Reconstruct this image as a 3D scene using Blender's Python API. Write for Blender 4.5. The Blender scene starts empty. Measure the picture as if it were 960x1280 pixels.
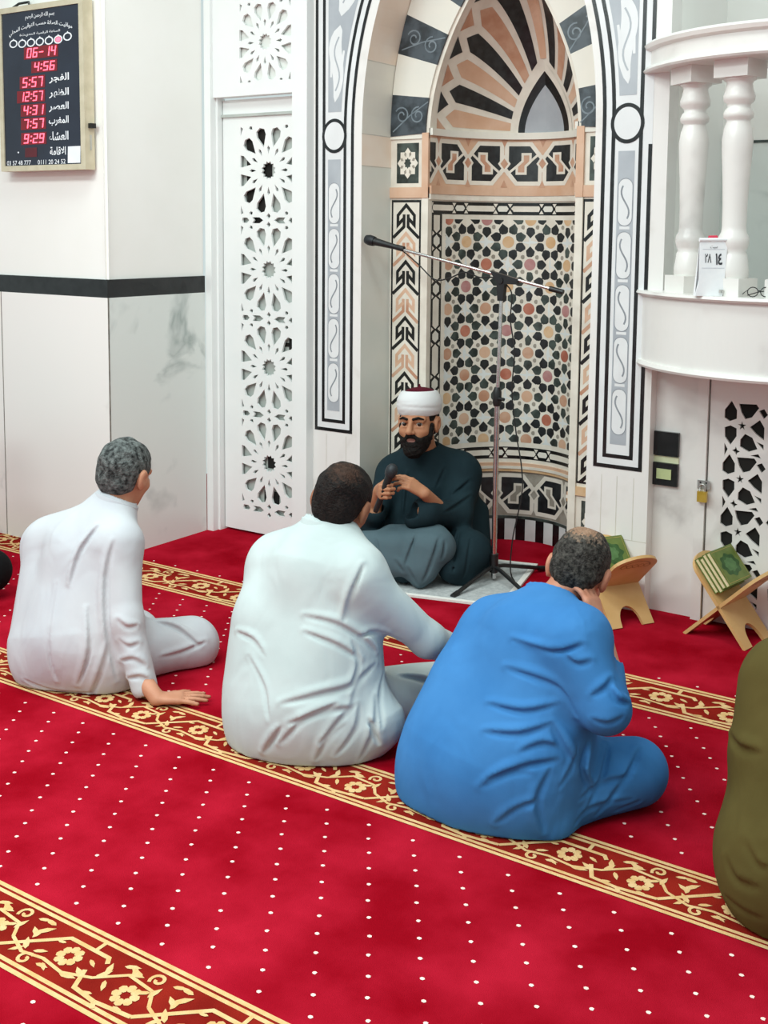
import bpy, math, random
import numpy as np
from mathutils import Vector, Matrix
from mathutils.geometry import tessellate_polygon

random.seed(7)
rng = np.random.default_rng(7)
scene = bpy.context.scene
COL = scene.collection
PI = math.pi

# ------------------------------------------------------------------ camera
EYE = np.array([0.0, 0.0, 1.6])
FPX, CXP, CYP = 1420.16, 513.08, 435.75
def _rot(yaw, pitch, roll):
    c, s = math.cos(yaw), math.sin(yaw)
    fwd = np.array([-s, c, 0]); right = np.array([c, s, 0]); down = np.array([0, 0, -1.0])
    c, s = math.cos(pitch), math.sin(pitch)
    f2 = fwd * c + down * s; d2 = down * c - fwd * s
    c, s = math.cos(roll), math.sin(roll)
    return np.array([right * c + d2 * s, d2 * c - right * s, f2])
CAM_R = _rot(0.573998, 0.1047107, -0.01106564)
cam_data = bpy.data.cameras.new('camera')
cam = bpy.data.objects.new('camera', cam_data); COL.objects.link(cam)
cam_data.sensor_fit = 'HORIZONTAL'; cam_data.sensor_width = 36.0
cam_data.lens = FPX / 960 * 36
cam_data.shift_x = (480 - CXP) / 960; cam_data.shift_y = (CYP - 640) / 960
mw = Matrix.Identity(4)
for i in range(3):
    mw[i][0] = CAM_R[0][i]; mw[i][1] = -CAM_R[1][i]; mw[i][2] = -CAM_R[2][i]; mw[i][3] = EYE[i]
cam.matrix_world = mw
scene.camera = cam

# ------------------------------------------------------------------ world, lights, exposure
world = bpy.data.worlds.new('world'); scene.world = world
world.use_nodes = True
world.node_tree.nodes['Background'].inputs[0].default_value = (0.86, 1.0, 1.0, 1)
world.node_tree.nodes['Background'].inputs[1].default_value = 0.62
def area(name, loc, size, power, col=(1, 1, 1), aim=None):
    l = bpy.data.lights.new(name, 'AREA'); l.shape = 'RECTANGLE'
    l.size, l.size_y = size; l.energy = power; l.color = col
    o = bpy.data.objects.new(name, l); COL.objects.link(o); o.location = loc
    if aim is not None:
        o.rotation_euler = (Vector(aim) - Vector(loc)).to_track_quat('-Z', 'Y').to_euler()
    return o
area('ceiling_light', (-3.6, 1.0, 3.7), (1.4, 0.7), 68, (0.90, 1.0, 0.99))
area('ceiling_light', (-1.6, 0.9, 3.7), (1.4, 0.7), 50, (0.90, 1.0, 0.99))
area('ceiling_light', (-2.9, 2.9, 3.7), (1.4, 0.7), 27, (0.92, 1.0, 0.98))
area('ceiling_light', (-1.0, 3.0, 3.7), (1.0, 0.6), 14, (0.92, 1.0, 0.98))
area('ceiling_light', (-3.0, -1.5, 3.7), (2.0, 1.0), 105, (0.88, 1.0, 1.0))
scene.view_settings.view_transform = 'Standard'
scene.view_settings.look = 'None'
scene.view_settings.exposure = 0.18
scene.view_settings.gamma = 1.0
scene.view_settings.use_curve_mapping = False

# ------------------------------------------------------------------ calibrated helpers (design time: pixel -> point in the place)
def ray(px, py):
    return CAM_R.T @ np.array([(px - CXP) / FPX, (py - CYP) / FPX, 1.0])
def P(px, py, d):                       # point at forward distance d
    return EYE + ray(px, py) * d
def onz(px, py, z=0.0):
    r = ray(px, py); return EYE + r * ((z - EYE[2]) / r[2])
def ony(px, py, y):
    r = ray(px, py); return EYE + r * (y / r[1])
def cvec(r, u, f):                      # right, up, forward in the room from the seat of the viewer
    v = CAM_R[0] * r - CAM_R[1] * u + CAM_R[2] * f
    return v / np.linalg.norm(v)

# ------------------------------------------------------------------ materials
def lin(h):
    h = h.lstrip('#'); o = []
    for i in (0, 2, 4):
        c = int(h[i:i + 2], 16) / 255
        o.append(c / 12.92 if c <= 0.04045 else ((c + 0.055) / 1.055) ** 2.4)
    return (*o, 1)
def mat(name, c1, c2=None, scale=20, rough=0.6, metal=0.0, bump=0.0, bscale=None, detail=4, emit=None, spec=0.5, lo=0.35, hi=0.65, sheen=0.0):
    m = bpy.data.materials.new(name); m.use_nodes = True
    nt = m.node_tree; b = nt.nodes['Principled BSDF']
    b.inputs['Roughness'].default_value = rough; b.inputs['Metallic'].default_value = metal
    b.inputs['Specular IOR Level'].default_value = spec
    if sheen: b.inputs['Sheen Weight'].default_value = sheen
    tc = nt.nodes.new('ShaderNodeTexCoord')
    n = nt.nodes.new('ShaderNodeTexNoise'); n.inputs['Scale'].default_value = scale; n.inputs['Detail'].default_value = detail
    nt.links.new(tc.outputs['Object'], n.inputs['Vector'])
    r = nt.nodes.new('ShaderNodeValToRGB')
    r.color_ramp.elements[0].position = lo; r.color_ramp.elements[1].position = hi
    r.color_ramp.elements[0].color = lin(c1); r.color_ramp.elements[1].color = lin(c2 or c1)
    nt.links.new(n.outputs['Fac'], r.inputs['Fac']); nt.links.new(r.outputs['Color'], b.inputs['Base Color'])
    if bump:
        n2 = nt.nodes.new('ShaderNodeTexNoise'); n2.inputs['Scale'].default_value = bscale or scale * 4
        nt.links.new(tc.outputs['Object'], n2.inputs['Vector'])
        bp = nt.nodes.new('ShaderNodeBump'); bp.inputs['Strength'].default_value = bump; bp.inputs['Distance'].default_value = 0.01
        nt.links.new(n2.outputs['Fac'], bp.inputs['Height']); nt.links.new(bp.outputs['Normal'], b.inputs['Normal'])
    if emit:
        b.inputs['Emission Color'].default_value = lin(emit[0]); b.inputs['Emission Strength'].default_value = emit[1]
    return m
def marble(name, base, vein, scale=1.2, dist=6.0, width=0.06, rough=0.25, soft=0.5):
    m = bpy.data.materials.new(name); m.use_nodes = True
    nt = m.node_tree; b = nt.nodes['Principled BSDF']; b.inputs['Roughness'].default_value = rough
    tc = nt.nodes.new('ShaderNodeTexCoord')
    mp = nt.nodes.new('ShaderNodeMapping'); mp.inputs['Rotation'].default_value = (0.5, 0.6, 0.3)
    nt.links.new(tc.outputs['Object'], mp.inputs['Vector'])
    n = nt.nodes.new('ShaderNodeTexNoise'); n.inputs['Scale'].default_value = scale; n.inputs['Detail'].default_value = 5; n.inputs['Distortion'].default_value = 0.6
    nt.links.new(mp.outputs['Vector'], n.inputs['Vector'])
    r = nt.nodes.new('ShaderNodeValToRGB'); e = r.color_ramp.elements
    e[0].position = 0.5 - width; e[0].color = (0, 0, 0, 1); e[1].position = 0.5; e[1].color = (1, 1, 1, 1)
    k = r.color_ramp.elements.new(0.5 + width); k.color = (0, 0, 0, 1)
    nt.links.new(n.outputs['Fac'], r.inputs['Fac'])
    n2 = nt.nodes.new('ShaderNodeTexNoise'); n2.inputs['Scale'].default_value = scale * 1.7; n2.inputs['Detail'].default_value = 3
    nt.links.new(mp.outputs['Vector'], n2.inputs['Vector'])
    r2 = nt.nodes.new('ShaderNodeValToRGB'); r2.color_ramp.elements[0].position = 0.5; r2.color_ramp.elements[1].position = 0.72
    nt.links.new(n2.outputs['Fac'], r2.inputs['Fac'])
    mu = nt.nodes.new('ShaderNodeMath'); mu.operation = 'MULTIPLY'
    nt.links.new(r.outputs['Color'], mu.inputs[0]); nt.links.new(r2.outputs['Color'], mu.inputs[1])
    mu2 = nt.nodes.new('ShaderNodeMath'); mu2.operation = 'MULTIPLY'; mu2.inputs[1].default_value = soft
    nt.links.new(mu.outputs[0], mu2.inputs[0])
    mx = nt.nodes.new('ShaderNodeMix'); mx.data_type = 'RGBA'
    mx.inputs[6].default_value = lin(base); mx.inputs[7].default_value = lin(vein)
    nt.links.new(mu2.outputs[0], mx.inputs[0]); nt.links.new(mx.outputs[2], b.inputs['Base Color'])
    return m

M = {}
M['plaster'] = mat('white_plaster', '#f1f0ea', '#f4f3ee', 3, 0.7)
M['paint'] = mat('white_paint', '#e8ebe9', '#ebedeb', 6, 0.45)
M['paint_grey'] = mat('pale_grey_backing', '#b9bfb9', '#aab0aa', 9, 0.5)
M['dado'] = marble('white_dado_marble', '#f0ede8', '#9aa09c', 1.3, width=0.018, soft=0.6)
M['dado_grey'] = marble('grey_green_dado_marble', '#dfe4df', '#8f9c98', 2.2, width=0.05, soft=0.8)
M['stone'] = marble('white_facade_marble', '#e6e3df', '#bdb5aa', 2.5, width=0.05, soft=0.5)
M['pulpit'] = marble('pulpit_marble', '#e4e1dc', '#b3aeaa', 2.0, width=0.08, soft=0.7, rough=0.3)
M['black'] = mat('black_marble', '#0e0f10', '#1d1f20', 30, 0.25)
M['dark_green'] = mat('dark_green_marble', '#232a27', '#4a5550', 18, 0.3)
M['charcoal'] = mat('charcoal_stone', '#17181a', '#2c2f31', 25, 0.35)
M['grey_dark'] = mat('dark_grey_swirl_marble', '#2b3237', '#4b545b', 14, 0.35, lo=0.4, hi=0.6)
M['grey_vein'] = mat('grey_carved_line', '#66727a', '#7d888f', 20, 0.4)
M['grey_in'] = mat('pale_grey_inlay', '#a3a8ae', '#afb4b9', 8, 0.4)
M['grey_line'] = mat('grey_scroll_line', '#7d8288', '#8f9499', 30, 0.5)
M['white_in'] = mat('white_inlay', '#e2e3e3', '#dcdddd', 10, 0.35)
M['ivory'] = mat('ivory_inlay', '#e9e2d5', '#dcd4c6', 14, 0.4)
M['ice'] = mat('ice_white_inlay', '#d3d8d6', '#dfe2e0', 14, 0.35)
M['pink'] = mat('pink_marble', '#cfa486', '#dcb99f', 9, 0.35, lo=0.3, hi=0.7)
M['peach'] = mat('peach_stone', '#ecd9c6', '#f0e4d6', 5, 0.5)
M['cream'] = mat('cream_stone', '#e6e2d6', '#dfddd3', 5, 0.5)
M['greyjamb'] = mat('grey_green_stone', '#d9dcd4', '#dfe1da', 4, 0.4)
M['orange'] = mat('orange_marble', '#bb886c', '#cda58b', 12, 0.35)
M['terra'] = mat('terracotta_marble', '#a9604c', '#bf7c66', 14, 0.35)
M['tan'] = mat('tan_marble', '#cfa679', '#dbb993', 14, 0.35)
M['mauve'] = mat('mauve_marble', '#b07a78', '#c09390', 16, 0.35)
M['taupe'] = mat('taupe_marble', '#8d8578', '#a39c90', 20, 0.4)
M['joint'] = mat('dark_joint', '#6b6760', '#8a857c', 20, 0.8)
M['fine_joint'] = mat('fine_stone_joint', '#c3bdb2', '#d0cabf', 20, 0.8)
M['painted_dark'] = mat('painted_interior_dark', '#0d0c0a', '#17140f', 6, 0.9)  # near-black colour standing in for unlit space behind the door lattices
M['carpet'] = mat('crimson_carpet', '#930a1a', '#b71c31', 4.0, 1.0, bump=0.5, bscale=500, detail=6, spec=0.0, lo=0.35, hi=0.68)
M['carpet_band'] = mat('rust_carpet_border', '#7d1c16', '#94261d', 6, 0.95, bump=0.4, bscale=500, spec=0.0)
M['carpet_cream'] = mat('cream_carpet_pattern', '#d8ad74', '#e4bf8c', 30, 0.95, bump=0.4, bscale=500, spec=0.0)
M['carpet_dot'] = mat('pale_carpet_dot', '#f0cbbf', '#f4d9cf', 30, 0.95, spec=0.1)
M['mat_grey'] = mat('grey_woven_mat', '#a9adad', '#c0c3c2', 60, 0.95, bump=0.3, bscale=300, spec=0.1)
M['mat_white'] = mat('white_fringe', '#dedcd6', '#e8e6e0', 60, 0.95, spec=0.1)
M['wood'] = mat('pale_plywood', '#c69a5f', '#d8b27a', 7, 0.5, lo=0.3, hi=0.7)
M['wood_dark'] = mat('carved_wood_shadow_line', '#8f6633', '#a67a42', 30, 0.6)
M['green'] = mat('green_book_cover', '#5d6f2e', '#6f8040', 18, 0.45)
M['green_dark'] = mat('dark_green_medallion', '#274a1d', '#3b6130', 40, 0.45)
M['gold'] = mat('gold_line', '#a08a45', '#b59d5a', 30, 0.45)
M['page'] = mat('page_edges', '#dccb9c', '#e6d8b0', 60, 0.8)
M['chrome'] = mat('brushed_chrome', '#c9c6c4', '#dcdad8', 40, 0.22, 1.0)
M['black_plastic'] = mat('black_plastic', '#101112', '#1a1b1c', 40, 0.4)
M['rubber'] = mat('black_cable_rubber', '#141414', '#1e1e1e', 40, 0.6)
M['brass'] = mat('brass', '#c9a53a', '#d8b850', 20, 0.35, 0.6)
M['steel'] = mat('steel', '#b9b9b4', '#cfcfca', 20, 0.35, 0.8)

# ------------------------------------------------------------------ mesh helpers
class MB:
    """collects shapes in room coordinates; build() links them as ONE mesh object"""
    def __init__(s): s.v = []; s.f = []; s.m = []; s.mats = []; s.sm = []
    def mi(s, m):
        m = M[m] if isinstance(m, str) else m
        if m not in s.mats: s.mats.append(m)
        return s.mats.index(m)
    def add(s, verts, faces, m, smooth=False):
        o = len(s.v); i = s.mi(m)
        s.v += [tuple(float(c) for c in q) for q in verts]
        for f in faces:
            s.f.append([o + k for k in f]); s.m.append(i); s.sm.append(smooth)
    def box(s, a, b, m, rot=None, pivot=None):
        (x0, y0, z0), (x1, y1, z1) = a, b
        v = [(x, y, z) for x in (x0, x1) for y in (y0, y1) for z in (z0, z1)]
        if rot is not None:
            pv = Vector(pivot if pivot is not None else ((x0 + x1) / 2, (y0 + y1) / 2, (z0 + z1) / 2))
            v = [tuple(rot @ (Vector(q) - pv) + pv) for q in v]
        s.add(v, [(0, 1, 3, 2), (4, 6, 7, 5), (0, 4, 5, 1), (2, 3, 7, 6), (0, 2, 6, 4), (1, 5, 7, 3)], m)
    def tube(s, pts, r, m, n=12, caps=True):
        pts = [Vector(p) for p in pts]; rs = r if isinstance(r, (list, tuple)) else [r] * len(pts)
        rings = []; up = None
        for i, p in enumerate(pts):
            t = (pts[min(i + 1, len(pts) - 1)] - pts[max(i - 1, 0)]).normalized()
            if up is None:
                up = Vector((0, 0, 1)) if abs(t.z) < 0.9 else Vector((1, 0, 0))
            a = (up - t * up.dot(t)).normalized(); up = a; c = t.cross(a)
            rings.append([p + (a * math.cos(2 * PI * k / n) + c * math.sin(2 * PI * k / n)) * rs[i] for k in range(n)])
        v = [q for R in rings for q in R]; f = []
        for i in range(len(pts) - 1):
            for k in range(n):
                f.append((i * n + k, i * n + (k + 1) % n, (i + 1) * n + (k + 1) % n, (i + 1) * n + k))
        s.add(v, f, m, True)
        if caps:
            s.add(rings[0], [tuple(range(n))[::-1]], m); s.add(rings[-1], [tuple(range(n))], m)
    def lathe(s, prof, c, m, n=32, axis=None, smooth=True):
        c = Vector(c); R = Matrix.Identity(3) if axis is None else Vector((0, 0, 1)).rotation_difference(Vector(axis)).to_matrix()
        v = []; f = []
        for r, z in prof:
            for k in range(n):
                v.append(c + R @ Vector((r * math.cos(2 * PI * k / n), r * math.sin(2 * PI * k / n), z)))
        for i in range(len(prof) - 1):
            for k in range(n):
                f.append((i * n + k, i * n + (k + 1) % n, (i + 1) * n + (k + 1) % n, (i + 1) * n + k))
        s.add(v, f, m, smooth)
        s.add(v[:n], [tuple(range(n))[::-1]], m); s.add(v[-n:], [tuple(range(n))], m)
    def plate(s, outer, holes, fmap, thick, m, m_side=None, back=True):
        """flat panel with holes; fmap(u, v, w) -> room, w = depth behind the front"""
        loops = [outer] + holes
        tr = tessellate_polygon([[Vector((u, v, 0)) for u, v in L] for L in loops])
        flat = [q for L in loops for q in L]
        s.add([fmap(u, v, 0) for u, v in flat], tr, m)
        if back and thick: s.add([fmap(u, v, thick) for u, v in flat], [t[::-1] for t in tr], m)
        if thick:
            for L in loops:
                n = len(L); vv = [fmap(u, v, 0) for u, v in L] + [fmap(u, v, thick) for u, v in L]
                s.add(vv, [(k, (k + 1) % n, n + (k + 1) % n, n + k) for k in range(n)], m_side or m)
    def decal(s, poly, m, fmap, layer, slab=None, axis=0):
        """inlay polygon in pattern coordinates, laid on a surface by fmap(u, v, lift)"""
        lift = 0.0004 * (layer + random.random() * 0.45)
        if slab is None:
            tr = tessellate_polygon([[Vector((u, v, 0)) for u, v in poly]]) if len(poly) > 4 else [tuple(range(len(poly)))]
            s.add([fmap(u, v, lift) for u, v in poly], tr, m); return
        tr = tessellate_polygon([[Vector((u, v, 0)) for u, v in poly]])
        for t in tr:
            tri = [poly[k] for k in t]
            lo = min(q[axis] for q in tri); hi = max(q[axis] for q in tri)
            k0 = math.floor(lo / slab + 1e-9); k1 = math.ceil(hi / slab - 1e-9)
            for k in range(k0, max(k1, k0 + 1)):
                q = clip(clip(tri, axis, k * slab, 1), axis, (k + 1) * slab, -1)
                if len(q) >= 3: s.add([fmap(u, v, lift) for u, v in q], [tuple(range(len(q)))], m)
    def build(s, name, parent=None, loc=None):
        me = bpy.data.meshes.new(name)
        base = Vector(loc) if loc is not None else Vector((0, 0, 0))
        me.from_pydata([Vector(q) - base for q in s.v], [], s.f)
        for x in s.mats: me.materials.append(x)
        me.polygons.foreach_set('material_index', s.m); me.polygons.foreach_set('use_smooth', s.sm)
        me.validate(); me.update()
        o = bpy.data.objects.new(name, me); COL.objects.link(o); o.location = base
        adopt(o, parent)
        return o
def adopt(o, parent):
    if parent is not None:
        o.parent = parent
        off = Vector((0, 0, 0)); q = parent
        while q is not None: off += q.location; q = q.parent
        o.matrix_parent_inverse = Matrix.Identity(4)
        o.location = o.location - off
def clip(poly, ax, val, sgn):
    out = []
    for i, a in enumerate(poly):
        b = poly[(i + 1) % len(poly)]
        da = (a[ax] - val) * sgn; db = (b[ax] - val) * sgn
        if da >= 0: out.append(a)
        if (da > 0 and db < 0) or (da < 0 and db > 0):
            t = da / (da - db); out.append((a[0] + (b[0] - a[0]) * t, a[1] + (b[1] - a[1]) * t))
    return out
def stroke(pts, w, closed=False):
    """quads along a polyline with mitred joints"""
    n = len(pts); L = []; R = []
    for i in range(n):
        p = np.array(pts[i], float)
        a = np.array(pts[i - 1], float) if (i > 0 or closed) else None
        b = np.array(pts[(i + 1) % n], float) if (i < n - 1 or closed) else None
        ds = []
        if a is not None: ds.append((p - a) / (np.linalg.norm(p - a) + 1e-12))
        if b is not None: ds.append((b - p) / (np.linalg.norm(b - p) + 1e-12))
        t = sum(ds); t = t / (np.linalg.norm(t) + 1e-12)
        nrm = np.array([-t[1], t[0]]); d0 = np.array([-ds[0][1], ds[0][0]])
        k = w / 2 / max(0.35, float(nrm @ d0))
        L.append(tuple(p + nrm * k)); R.append(tuple(p - nrm * k))
    return [[L[i], L[(i + 1) % n], R[(i + 1) % n], R[i]] for i in range(n if closed else n - 1)]
def circ(c, r, n=24, ry=None, a0=0.0, a1=2 * PI, end=False):
    ry = ry or r; k = n + 1 if end else n
    return [(c[0] + r * math.cos(a0 + (a1 - a0) * i / n), c[1] + ry * math.sin(a0 + (a1 - a0) * i / n)) for i in range(k)]
def rect(x0, y0, x1, y1): return [(x0, y0), (x1, y0), (x1, y1), (x0, y1)]
def rotp(poly, a, c=(0, 0), sc=1.0, t=(0, 0)):
    ca, sa = math.cos(a), math.sin(a)
    return [(t[0] + ((x - c[0]) * ca - (y - c[1]) * sa) * sc, t[1] + ((x - c[0]) * sa + (y - c[1]) * ca) * sc) for x, y in poly]

def describe(o, label, cat=None, group=None, kind=None):
    o['label'] = label
    if cat: o['category'] = cat
    if group: o['group'] = group
    if kind: o['kind'] = kind
    return o
def thing(name, label, cat, loc, group=None, kind=None):
    o = bpy.data.objects.new(name, None); COL.objects.link(o); o.location = Vector(loc); o.empty_display_size = 0.1
    return describe(o, label, cat, group, kind)
def structure(mb, name, label, cat):
    return describe(mb.build(name), label, cat, None, 'structure')
# ================================================================== STRUCTURE
WY = 4.45            # facade wall plane
RY = 4.70            # recess plane of the prayer niche
NCX = -2.5675        # arch centre
OA, OH, OZ = 0.5975, 1.10, 2.05      # outer arch: half width, height, spring
IA, IH, IZ, ICX, IB = 0.388, 0.85, 2.06, -2.553, 0.47   # inner niche: half width, dome height, spring, centre, depth

# ---- floor with woven carpet pattern
fl = MB()
fl.add([(-7, -2.5, 0), (2.5, -2.5, 0), (2.5, 5.4, 0), (-7, 5.4, 0)], [(0, 1, 2, 3)], 'carpet')
fmapF = lambda u, v, w: (u, v, w * 1.5)
bands = [(1.462, 1.673), (2.455, 2.668), (3.517, 3.782)]
flower = []
for k in range(8):
    flower.append(rotp([(0.011, -0.003), (0.019, -0.010), (0.030, -0.0085), (0.034, 0), (0.030, 0.0085), (0.019, 0.010), (0.011, 0.003)], k * PI / 4 + 0.2))
leaf = [(0, 0), (0.010, 0.007), (0.026, 0.008), (0.044, 0.0), (0.026, -0.006), (0.010, -0.006)]
def spiral(c, r0, turns, a0, sgn=1, n=16):
    return [(c[0] + r0 * (1 - 0.75 * i / n) * math.cos(a0 + sgn * 2 * PI * turns * i / n), c[1] + r0 * (1 - 0.75 * i / n) * math.sin(a0 + sgn * 2 * PI * turns * i / n)) for i in range(n + 1)]
UL = 0.43
unit = []
unit += stroke([(0.0, -0.060), (0.126, 0.048), (0.25, 0.046), (0.262, 0.030)], 0.011) + stroke([(0.205, 0.046), (0.205, 0.078)], 0.010)
unit += stroke([(0.237, -0.010), (0.262, -0.062), (0.33, -0.070), (0.43, -0.060)], 0.011) + stroke([(0.33, -0.070), (0.345, -0.086)], 0.010)
for c in ((0.172, 0.002), (0.372, -0.020)): unit += [[(x + c[0], y + c[1]) for x, y in p] for p in flower]
unit += stroke([(0.01, -0.02), (0.07, -0.045), (0.13, -0.035), (0.20, -0.045), (0.27, -0.02), (0.33, 0.030), (0.41, 0.020), (0.44, -0.02)], 0.0085)
unit += stroke(spiral((0.095, -0.058), 0.020, 1.1, 1.0), 0.008) + stroke(spiral((0.395, 0.052), 0.020, 1.1, 3.9, -1), 0.008)
for a, t, s in ((2.3, (0.07, -0.035), 1.0), (0.5, (0.09, -0.03), 0.8), (-0.6, (0.14, -0.045), 0.7), (2.7, (0.25, -0.03), 0.9), (1.2, (0.275, -0.02), 1.0), (2.0, (0.29, 0.0), 1.0), (0.2, (0.33, 0.035), 0.8),
                (2.2, (0.345, 0.03), 0.9), (-2.6, (0.41, 0.015), 0.8), (0.9, (0.04, 0.015), 1.1), (2.6, (0.055, 0.01), 0.9), (1.6, (0.05, 0.0), 0.9), (-1.0, (0.30, -0.01), 0.8), (3.3, (0.13, 0.03), 0.6), (-2.2, (0.06, -0.03), 0.8), (0.2, (0.20, -0.05), 1.0), (-0.5, (0.22, 0.02), 0.7), (2.9, (0.36, 0.04), 1.0), (0.4, (0.30, 0.045), 0.9), (-2.8, (0.31, -0.055), 0.8), (1.4, (0.415, 0.0), 0.9), (0.1, (0.13, -0.055), 0.8), (3.0, (0.06, 0.06), 0.9), (0.3, (0.005, 0.055), 0.8), (-0.2, (0.375, -0.058), 0.8)):
    unit.append(rotp(leaf, a, sc=s, t=t))
for y0, y1 in bands:
    h = y1 - y0; k = h / 0.212; yc = (y0 + y1) / 2
    fl.decal(rect(-7, y0, 2.5, y1), 'carpet_band', fmapF, 1)
    for a, b in ((0.0, 0.055), (0.085, 0.135)):
        fl.decal(rect(-7, y0 + a * h, 2.5, y0 + b * h), 'carpet_cream', fmapF, 2)
        fl.decal(rect(-7, y1 - b * h, 2.5, y1 - a * h), 'carpet_cream', fmapF, 2)
    off = {1.462: -2.062, 2.455: -1.325, 3.517: -1.53}[y0]
    for i in range(-12, 9):
        x0 = off + i * UL * k
        if x0 < -5.4 or x0 > 0.9: continue
        for p in unit:
            fl.decal([(x0 + x * k, yc + y * k) for x, y in p], 'carpet_cream', fmapF, 3)
for j in range(-25, 70):
    y = 2.393 - 0.0567 * j
    if not 0.6 < y < 4.9 or any(a - 0.012 < y < b + 0.012 for a, b in bands): continue
    xs = -1.381 + 0.0395 * j
    for i in range(-60, 60):
        x = xs + 0.141 * i + random.uniform(-0.002, 0.002)
        if -5.0 < x < 0.6 and (x + 0.2) > -1.15 * y - 1.2 and x < 0.25 * y + 0.1 - 0.25 * 1:
            fl.decal(circ((x, y + random.uniform(-0.002, 0.002)), 0.0061, 6, 0.0052, random.random()), 'carpet_dot', fmapF, 1)
structure(fl, 'floor', 'crimson mosque carpet with cream dots and floral border bands', 'carpet')

# ---- left pillar: two faces with marble dado, black stripe and plaster above
PX, PY = -4.10, 3.71
def pillar_face(mb, fm, L, side):
    mb.plate(rect(0, 0, L, 1.262), [], fm, 0, 'dado' if side == 'A' else 'dado_grey')
    fm2 = lambda u, v, w: fm(u, v, w - 0.004)
    mb.plate(rect(0 if side == 'A' else 0.0, 1.262, L, 1.348), [], fm, 0, 'black')
    mb.plate(rect(0, 1.348, L, 3.8), [], lambda u, v, w: fm(u, v, w + 0.012), 0, 'plaster')
    mb.add([fm(0, 1.348, 0), fm(L, 1.348, 0), fm(L, 1.348, 0.012), fm(0, 1.348, 0.012)], [(0, 1, 2, 3)], 'black')
pa = MB(); fmA = lambda u, v, w: (PX - u, PY + w, v)
pillar_face(pa, fmA, 2.4, 'A')
for u in (0.775, 1.56): pa.decal(rect(u, 0, u + 0.006, 1.262), 'joint', fmA, -2)
structure(pa, 'wall_left', 'white pillar face with pale marble dado and black stripe, under the prayer clock', 'wall')
pb = MB(); fmB = lambda u, v, w: (PX - w, PY + u, v)
pillar_face(pb, fmB, 0.66, 'B')
pb.decal(rect(0.0, 0, 0.009, 1.262), 'joint', fmB, -2)
structure(pb, 'wall_return', 'grey veined marble return of the pillar beside the white lattice door', 'wall')

# ---- facade wall (arched opening), continuing to the right behind the pulpit
def arch(cx, a, h, z, n=28, t0=0.0, t1=PI):
    return [(cx + a * math.cos(t0 + (t1 - t0) * i / n), z + h * math.sin(t0 + (t1 - t0) * i / n)) for i in range(n + 1)]
def lan(al):                          # pointed arch profile: angle -> (x / half width, z / height)
    s_ = al / (PI / 2) if al <= PI / 2 else (PI - al) / (PI / 2)
    return (1 - s_ ** 1.9) * (1 if al <= PI / 2 else -1), s_
def pointed(cx, a, h, z, n=28):
    return [(cx + a * lan(PI * i / n)[0], z + h * lan(PI * i / n)[1]) for i in range(n + 1)]
FX0, FX1 = -3.452, -1.655
fm_wall = lambda u, v, w: (u, WY - w, v)
fw = MB()
op = arch(NCX, OA, OH, OZ)                                   # right -> left
outline = [(FX0, 0), (NCX - OA, 0)] + op[::-1] + [(NCX + OA, 0), (-1.690, 0), (-1.690, 1.06), (FX1, 1.06), (FX1, 3.8), (FX0, 3.8)]
fw.plate(outline, [], lambda u, v, w: (u, WY + w, v), 0.0, 'stone')
fw.add([(FX1, WY, 1.06), (FX1, 4.56, 1.06), (FX1, 4.56, 3.8), (FX1, WY, 3.8)], [(0, 1, 2, 3)], 'stone')
fw.add([(-1.690, WY, 0), (-1.690, 4.54, 0), (-1.690, 4.54, 1.06), (-1.690, WY, 1.06)], [(0, 1, 2, 3)], 'stone')
for a, b, c in ((FX0, -3.17, 0.20), (-1.968, -1.690, 0.30)): fw.decal(rect(a, c, b, c + 0.003), 'fine_joint', fm_wall, 1)
for x in (-1.90, -1.83, -1.755): fw.decal(rect(x, 0.30, x + 0.003, 0.57), 'fine_joint', fm_wall, 1)
for x in (-3.25, -3.37): fw.decal(rect(x, 0.20, x + 0.003, 0.585), 'fine_joint', fm_wall, 1)
structure(fw, 'wall_back', 'white marble facade wall around the arched prayer niche', 'wall')

bw = MB()
bw.box((-1.692, 4.515, 0), (2.5, 4.62, 1.10), 'pulpit')
bw.box((FX1 - 0.02, 5.15, 1.10), (2.5, 5.2, 2.0), 'dado_grey')
bw.box((FX1 - 0.02, 5.146, 2.0), (2.5, 5.2, 2.012), 'dark_green')
bw.box((FX1 - 0.02, 5.15, 2.012), (2.5, 5.2, 3.8), 'plaster')
bw.box((FX1 - 0.05, WY + 0.06, 1.10), (FX1 - 0.003, 5.2, 3.8), 'plaster')
structure(bw, 'wall_right', 'pale wall behind the pulpit balcony with grey marble below', 'wall')

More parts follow.
